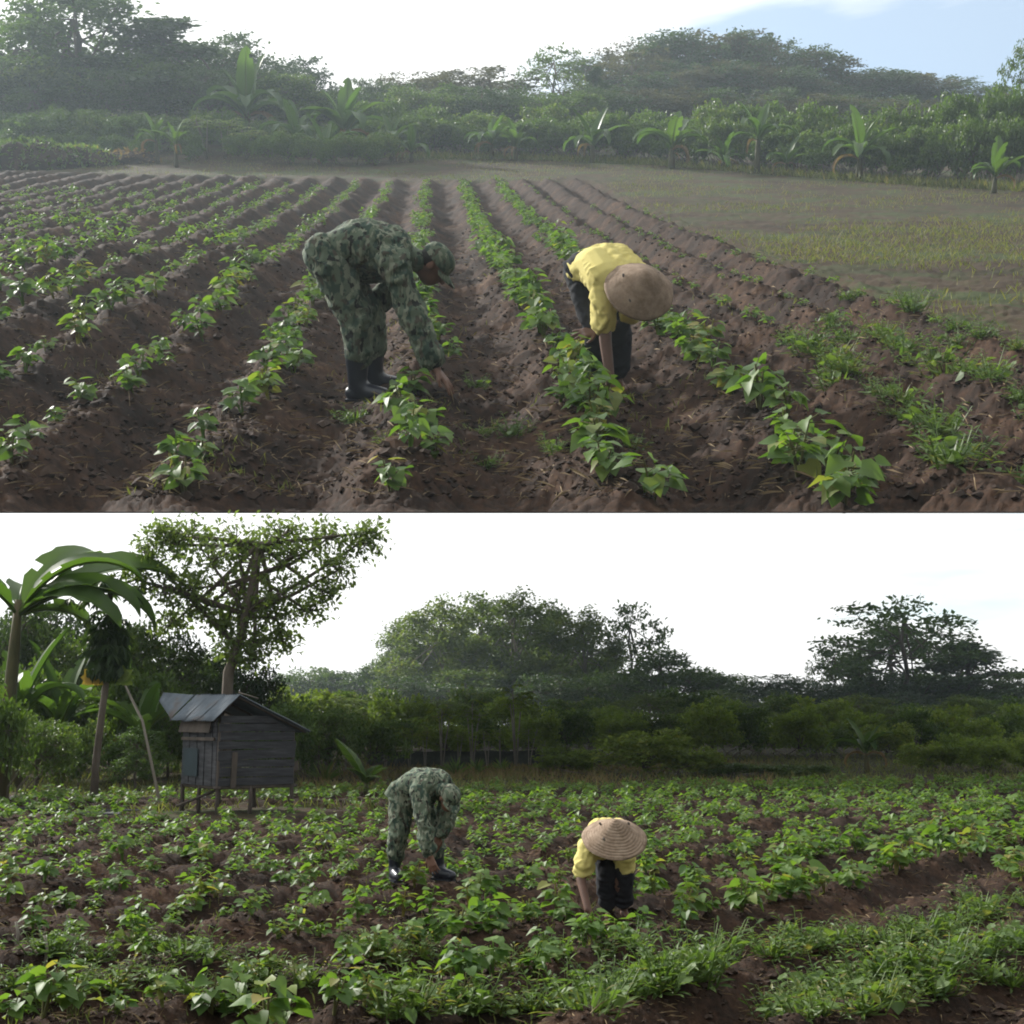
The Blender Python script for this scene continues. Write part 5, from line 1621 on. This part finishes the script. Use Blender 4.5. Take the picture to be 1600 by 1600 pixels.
ROWNAME_A = {0: "ridge under the camouflaged person's hand", 1: "ridge left of the yellow-shirted person", 2: "ridge right of the yellow-shirted person", 3: 'second ridge right of the yellow-shirted person',
             4: 'third ridge right of the yellow-shirted person', 5: 'fourth ridge right of the yellow-shirted person', -1: 'first ridge left of the camouflaged person'}
order = sorted(range(len(plants)), key=lambda i: -plants[i][7])
single = set(order[:298]); leafy = set(order[:34])
counts = {}
rest = {True: MB(), False: MB()}
for i in sorted(range(len(plants)), key=lambda i: (plants[i][0] is B, plants[i][1], plants[i][2])):
    fr, n, v, x, y, z, s, pxs = plants[i]
    k = int(rng.integers(0, len(CV))); c = CV[k]; rz = rng.uniform(0, 6.28)
    M0 = Matrix.Translation((x, y, z - .01)) @ Matrix.Rotation(rz, 4, 'Z') @ Matrix.Diagonal((s, s, s * rng.uniform(.85, 1.2), 1))
    if i not in single:
        V, F, t = c['far']
        R3 = np.array(M0.to_3x3())
        rest[fr is A].add(V @ R3.T + np.array(M0.translation), F, t)
        continue
    key = (fr is A, n); counts[key] = counts.get(key, 0) + 1
    if i in leafy:
        o = link('crop_plant', c['stem'], fr.M @ M0)
        fm = frames(c['AX'], c['NR'])
        for q in range(len(c['P'])):
            ml = Matrix([list(fm[q][r] * c['S'][q]) + [c['P'][q][r]] for r in range(3)] + [[0, 0, 0, 1]])
            link('leaf', LEAFMESH[int(rng.choice([0, 1, 2, 3], p=[.4, .32, .2, .08]))], ml, o)
    else:
        o = link('crop_plant', c['full'], fr.M @ M0)
    if fr is A:
        row = ROWNAME_A.get(n, f'{ordinal(-n)} ridge left of the camouflaged person')
        lab = f'{ordinal(counts[key])} heart-leaved plant from the near end, {row}, upper field'
        grp = 'crop plants on the ridges of the upper field'
    else:
        lab = f'{ordinal(counts[key])} leafy plant from the left on ridge {ordinal(n + 1)} from bottom right, lower field' if n >= 0 else f'{ordinal(counts[key])} leafy plant on the ridge at the bottom right corner, lower field'
        grp = 'crop plants on the ridges of the lower field'
    tag(o, lab, 'plant', grp)
for isA, fr, lab in ((True, A, 'distant rows of small green crop plants across the upper field'), (False, B, 'distant small green crop plants covering the back of the lower field')):
    o = link('distant_crop_plants', rest[isA].mesh('distant_crop_plants', M_CROP, False), fr.M)
    tag(o, lab, 'crop', None, 'stuff')

# ------------------------------------------------------------------ weeds on the ridges
WV = []
for k in range(4):
    r_ = np.random.default_rng(600 + k)
    P = []; AX = []; NR = []; S = []; ws = MB()
    for s in range(15):
        a = r_.uniform(0, 6.28); rr = r_.uniform(0, .16); b0 = np.array([math.cos(a) * rr, math.sin(a) * rr, 0])
        d = np.array([math.cos(a) * .55, math.sin(a) * .55, 1.0]) * r_.uniform(.10, .22)
        ws.add(*tube([(0, 0, -.01), tuple(b0 + (0, 0, .012)), tuple(b0 + d)], [.006, .005, .002], 3, False))
        for q in range(9):
            t = (q + 1) / 9
            b = 2.4 * q + a
            P.append(b0 + d * t); AX.append(np.array([math.cos(b), math.sin(b), r_.uniform(-.4, .8)])); NR.append(np.array([r_.normal(0, .4), r_.normal(0, .4), 1.0])); S.append(r_.uniform(.03, .085) * (1.25 - .5 * t))
    V, F, t = scatter(LANCE, np.array(P), np.array(AX), np.array(NR), np.array(S), np.clip(r_.normal(.5, .3, len(P)), 0, 1))
    wb = MB(); wb.add(V, F, t); wb.add(np.concatenate(ws.V), [np.concatenate(f) for f in ws.F.values()], .8)
    m_ = 26; a = r_.uniform(0, 6.28, m_); el = r_.uniform(.4, 1.3, m_)
    V, F, t = scatter(BLADE, np.stack([np.cos(a) * .01, np.sin(a) * .01, 0 * a], 1), np.stack([np.cos(a) * np.cos(el), np.sin(a) * np.cos(el), np.sin(el)], 1), rdir(m_, 0, r_), r_.uniform(.08, .20, m_), r_.uniform(.3, 1, m_))
    wb.add(V, F, t)
    m_ = 6
    hp = np.stack([r_.normal(0, .10, m_), r_.normal(0, .10, m_), r_.uniform(.05, .14, m_)], 1)
    for q_ in hp: wb.add(*tube([(0, 0, 0), tuple(q_)], [.004, .002], 3, False), tint=.7)
    V, F, t = scatter(HEART, hp, rdir(m_, -.2, r_), rdir(m_, 1.5, r_), r_.uniform(.05, .085, m_))
    wb.add(V, F, t)
    WV.append(wb.mesh('leafy_weed', M_WEED, False))
wcount = {}
def weed(fr, px, py, s, where):
    put_weed(fr, fr.ground(px, py), s, where)


def put_weed(fr, g, s, where):
    o = link('leafy_weed', WV[int(rng.integers(0, 4))], fr.M @ Matrix.Translation((g.x, g.y, g.z - .01)) @ Matrix.Rotation(rng.uniform(0, 6.28), 4, 'Z') @ Matrix.Diagonal((s, s, s * rng.uniform(.75, 1.05), 1)))
    wcount[where] = wcount.get(where, 0) + 1
    tag(o, f'{ordinal(wcount[where])} narrow-leaved weed clump {where}', 'weed', 'weed clumps on the ridges')


def weed_line(fr, pts, n, s, where, jit=14):
    pts = np.array(pts, float); d = np.concatenate([[0], np.cumsum(np.hypot(*np.diff(pts, axis=0).T))])
    for t in np.linspace(0, d[-1], n):
        weed(fr, float(np.interp(t, d, pts[:, 0])) + rng.normal(0, jit), float(np.interp(t, d, pts[:, 1])) + rng.normal(0, jit * .45), s * rng.uniform(.75, 1.25), where)


def weed_row(n, v0, v1, count, sc, where):
    for v in np.linspace(v0, v1, count):
        v = v + rng.normal(0, .10); u = row_u(n) + float(bend(v)) + rng.normal(0, .06)
        x = u * math.cos(ROWA) - v * math.sin(ROWA); y = u * math.sin(ROWA) + v * math.cos(ROWA)
        if in_view(A, x, y, 0) is None: continue
        put_weed(A, Vector((x, y, A.z(x, y))), sc * rng.uniform(.7, 1.25), where)


weed_row(3, 5.6, 9.5, 15, .85, 'along the second ridge right of the yellow-shirted person')
weed_row(4, 6.6, 10.5, 15, .85, 'along the third ridge right of the yellow-shirted person')
weed_row(5, 8.0, 11.5, 9, .8, 'along the fourth ridge right of the yellow-shirted person')
weed_line(A, [(560, 655), (600, 690)], 2, .6, "from the left below the rubber boots, upper field", 10)
weed_line(A, [(745, 610), (755, 735)], 3, .6, 'in the furrow by the reaching hand, upper field', 8)
weed_line(A, [(820, 690), (880, 720), (980, 700)], 4, .55, 'from the left between the two people, upper field', 12)
weed_line(A, [(1280, 510), (1330, 470)], 2, .6, 'from the left on the bare right ridge, upper field', 10)
weed_line(B, [(620, 1592), (720, 1580), (810, 1575)], 6, 1.0, 'from the left at the bottom middle, lower field', 12)
weed_line(B, [(890, 1580), (970, 1556), (1060, 1540), (1140, 1505)], 13, 1.15, 'from the left on the long bottom ridge, lower field', 14)
weed_line(B, [(1210, 1595), (1300, 1560), (1400, 1530), (1520, 1500), (1590, 1470)], 17, 1.15, 'from the left on the bottom right ridge, lower field', 14)
weed_line(B, [(1200, 1490), (1260, 1478), (1340, 1468)], 6, 1.0, 'from the left on the middle right ridge, lower field', 10)
weed_line(B, [(540, 1500), (620, 1505), (650, 1495)], 5, .95, 'from the left below the camouflaged person, lower field', 12)
weed_line(B, [(60, 1580), (250, 1540), (380, 1570)], 6, .9, 'from the left at the bottom left, lower field', 16)
weed_line(B, [(1240, 1592), (1330, 1585), (1450, 1570), (1580, 1540)], 9, 1.0, 'in the furrow at the bottom right corner, lower field', 14)
weed_line(B, [(1380, 1480), (1480, 1450), (1590, 1420)], 9, 1.0, 'from left on the upper right ridge, lower field', 9)
weed_line(B, [(700, 1520), (800, 1510), (900, 1500), (980, 1480)], 8, .9, 'from left below the conical hat, lower field', 14)
weed_line(B, [(30, 1530), (150, 1500), (300, 1500), (430, 1540), (520, 1570)], 12, .95, 'among the plants at the left, lower field', 18)
# two dry stakes at the left
for px, py, top, lab in [(70, 1512, 1462, 'short pale stake among plants at the lower left'), (25, 1480, 1440, 'short pale stake at the left edge of the lower field')]:
    g = B.ground(px, py); t = B.at(px, top, g.y)
    o = link('stake', MB_tube('stake', [(g.x, g.y, g.z - .05), (g.x + .01, g.y, (g.z + t.z) / 2), (t.x, t.y, t.z)], [.014, .012, .010], M_PALE_BARK, 6)); tag(o, lab, 'stake')

# ------------------------------------------------------------------ grass, clods and litter
def blades(name, fr, pts, h, mat, label, wide=1.0, cat='grass', lean=.6):
    n = len(pts)
    ax = np.stack([rng.normal(0, lean, n), rng.normal(0, lean, n), np.ones(n)], 1)
    V, F, t = scatter((BLADE[0] * (wide, 1, 1), BLADE[1]), pts, ax, rdir(n, 0, rng), h * rng.uniform(.5, 1.3, n))
    o = link(name, make_mesh(name, V, F, mat, False, t), fr.M)
    return tag(o, label, cat, None, 'stuff')


def rand_ground(fr, n, y0, y1, half, dens):
    y = y0 * (y1 / y0) ** rng.random(n); x = (rng.random(n) * 2 - 1) * half * y
    k = rng.random(n) < dens(x, y)
    x, y = x[k], y[k]
    if fr is A:
        k = fr.zf(x, y) > CAM_H - (y - .22) * TAN_CUT
        x, y = x[k], y[k]
    return np.stack([x, y, fr.zf(x, y)], 1)


grA = rand_ground(A, 110000, 5.5, 58, .45, lambda x, y: (1 - maskA(x, y)) * np.clip(.45 + .9 * fbm(x * .45, y * .45, 21, 4), .02, 1) * (y < edgeA(x) + 3))
blades('short_grass', A, grA, .10, M_GRASS, 'short dry grass on the unplanted right side of the upper field', 1.6)
ed = []
for px in np.linspace(590, 1640, 5200):
    p = edge_pt(px, rng.uniform(-1, 3)); ed.append((p.x + rng.normal(0, .1), p.y + rng.normal(0, .2), p.z))
blades('edge_grass', A, np.array(ed), .26, M_GRASS, 'fringe of grass along the foot of the far hedge', 1.6)
grB = rand_ground(B, 60000, 16, 70, .47, lambda x, y: (np.hypot(x + 4.3, y - 23.0) > 2.0) * (1 - maskB(x, y)) * np.clip(.6 + .6 * fbm(x * .5, y * .5, 22, 3), .05, 1))
blades('short_grass', B, grB, .22, M_GRASS, 'rough grass around the hut and below the lower treeline', 1.3)
dg = rand_ground(B, 9000, 33, 52, .20, lambda x, y: (x > -5.5) * np.clip(.5 + .8 * fbm(x * .5, y * .5, 23, 3), 0, 1))
blades('dry_grass', B, dg, .26, M_DRYGRASS, 'reddish dry grass between the cassava stems', 1.2)
sg = rand_ground(A, 16000, 5.0, 18, .45, lambda x, y: maskA(x, y) * np.clip(fbm(x * 1.3, y * 1.3, 24, 2) - .25, 0, 1))
blades('seedling_grass', A, sg, .055, M_GRASS, 'tiny grass seedlings sprouting on the upper ridges', 2.0)
sg = rand_ground(B, 9000, 6.5, 18, .45, lambda x, y: maskB(x, y) * np.clip(fbm(x * 1.3, y * 1.3, 25, 2) - .1, 0, 1))
blades('seedling_grass', B, sg, .07, M_GRASS, 'tiny grass seedlings sprouting on the lower ridges', 2.0)


def clods(name, fr, pts, size, label):
    n = len(pts)
    base = np.array([(1, 0, 0), (-1, 0, 0), (0, 1, 0), (0, -1, 0), (0, 0, 1), (0, 0, -1), (.6, .6, .5), (-.6, .6, .5), (.6, -.6, .5), (-.6, -.6, .5)], float)
    tri = np.array([(6, 4, 0), (0, 2, 6), (6, 2, 4), (7, 2, 1), (1, 4, 7), (7, 4, 2), (8, 0, 4), (8, 3, 0), (8, 4, 3), (9, 4, 1), (9, 1, 3), (9, 3, 4), (0, 5, 2), (2, 5, 1), (1, 5, 3), (3, 5, 0)])
    sz = size * np.minimum(rng.lognormal(0, .7, n), 3.0)
    V = base[None] * sz[:, None, None] * np.stack([rng.uniform(.7, 1.4, n), rng.uniform(.7, 1.4, n), rng.uniform(.5, .9, n)], 1)[:, None, :] * rng.uniform(.75, 1.25, (n, 10, 1))
    a = rng.uniform(0, 6.28, n); c, s = np.cos(a)[:, None], np.sin(a)[:, None]
    V = np.stack([V[..., 0] * c - V[..., 1] * s, V[..., 0] * s + V[..., 1] * c, V[..., 2]], -1) + pts[:, None, :]
    F = tri[None] + (np.arange(n) * 10)[:, None, None]
    o = link(name, make_mesh(name, V.reshape(-1, 3), F.reshape(-1, 3), M_CLOD, False, np.zeros(n * 10)), fr.M)
    return tag(o, label, 'soil', None, 'stuff')


clods('soil_clods', A, rand_ground(A, 34000, 5.0, 24, .45, lambda x, y: maskA(x, y) * .8), .009, 'loose crumbs of brown soil on the upper ridges')
clods('soil_clods', B, rand_ground(B, 24000, 6.0, 24, .45, lambda x, y: maskB(x, y) * .8), .010, 'loose crumbs of dark soil on the lower ridges')
clods('broken_clods', A, rand_ground(A, 2600, 5.0, 20, .45, lambda x, y: maskA(x, y) * .8), .015, 'bigger broken clods of soil lying on the upper ridges')
clods('broken_clods', B, rand_ground(B, 1800, 6.0, 20, .45, lambda x, y: maskB(x, y) * .8), .016, 'bigger broken clods of soil lying on the lower ridges')
st = rand_ground(A, 11000, 5.0, 20, .45, lambda x, y: maskA(x, y) * .8); st[:, 2] += .012
n = len(st); ax = rng.normal(0, 1, (n, 3)); ax[:, 2] *= .2
V, F, t = scatter((BLADE[0] * (.6, 1, 1), BLADE[1]), st, ax, np.tile([[0, 0, 1.]], (n, 1)), rng.uniform(.04, .13, n))
tag(link('dry_litter', make_mesh('dry_litter', V, F, M_STRAW, False, t), FA), 'bits of dry straw and stems lying on the upper ridges', 'litter', None, 'stuff')
st = rand_ground(B, 9000, 6.0, 20, .45, lambda x, y: maskB(x, y) * .8); st[:, 2] += .012
n = len(st); ax = rng.normal(0, 1, (n, 3)); ax[:, 2] *= .2
V, F, t = scatter((BLADE[0] * (.6, 1, 1), BLADE[1]), st, ax, np.tile([[0, 0, 1.]], (n, 1)), rng.uniform(.04, .13, n))
tag(link('dry_litter', make_mesh('dry_litter', V, F, M_STRAW, False, t)), 'bits of dry straw lying on the lower ridges', 'litter', None, 'stuff')

# ------------------------------------------------------------------ haze
HAZE = 0.00021
if HAZE:
    V, F = box(1300, 1100, 390, Matrix.Translation((0, 250, 390 / 2 - 1.6)))
    m, N, L = new_mat('haze')
    out = N.new('ShaderNodeOutputMaterial')
    v = N.new('ShaderNodeVolumePrincipled')
    v.inputs['Color'].default_value = (0.76, 0.90, 1.0, 1)
    v.inputs['Density'].default_value = HAZE
    v.inputs['Anisotropy'].default_value = 0.3
    L.new(v.outputs[0], out.inputs['Volume'])
    o = link('haze', make_mesh('haze', V, F, m, False))
    tag(o, 'thin bright haze in the air over both fields', 'haze', None, 'stuff')

# remove the prototypes that only served as sources
for e in PROTO.values():
    for ch in list(e.children):
        bpy.data.objects.remove(ch)
    bpy.data.objects.remove(e)
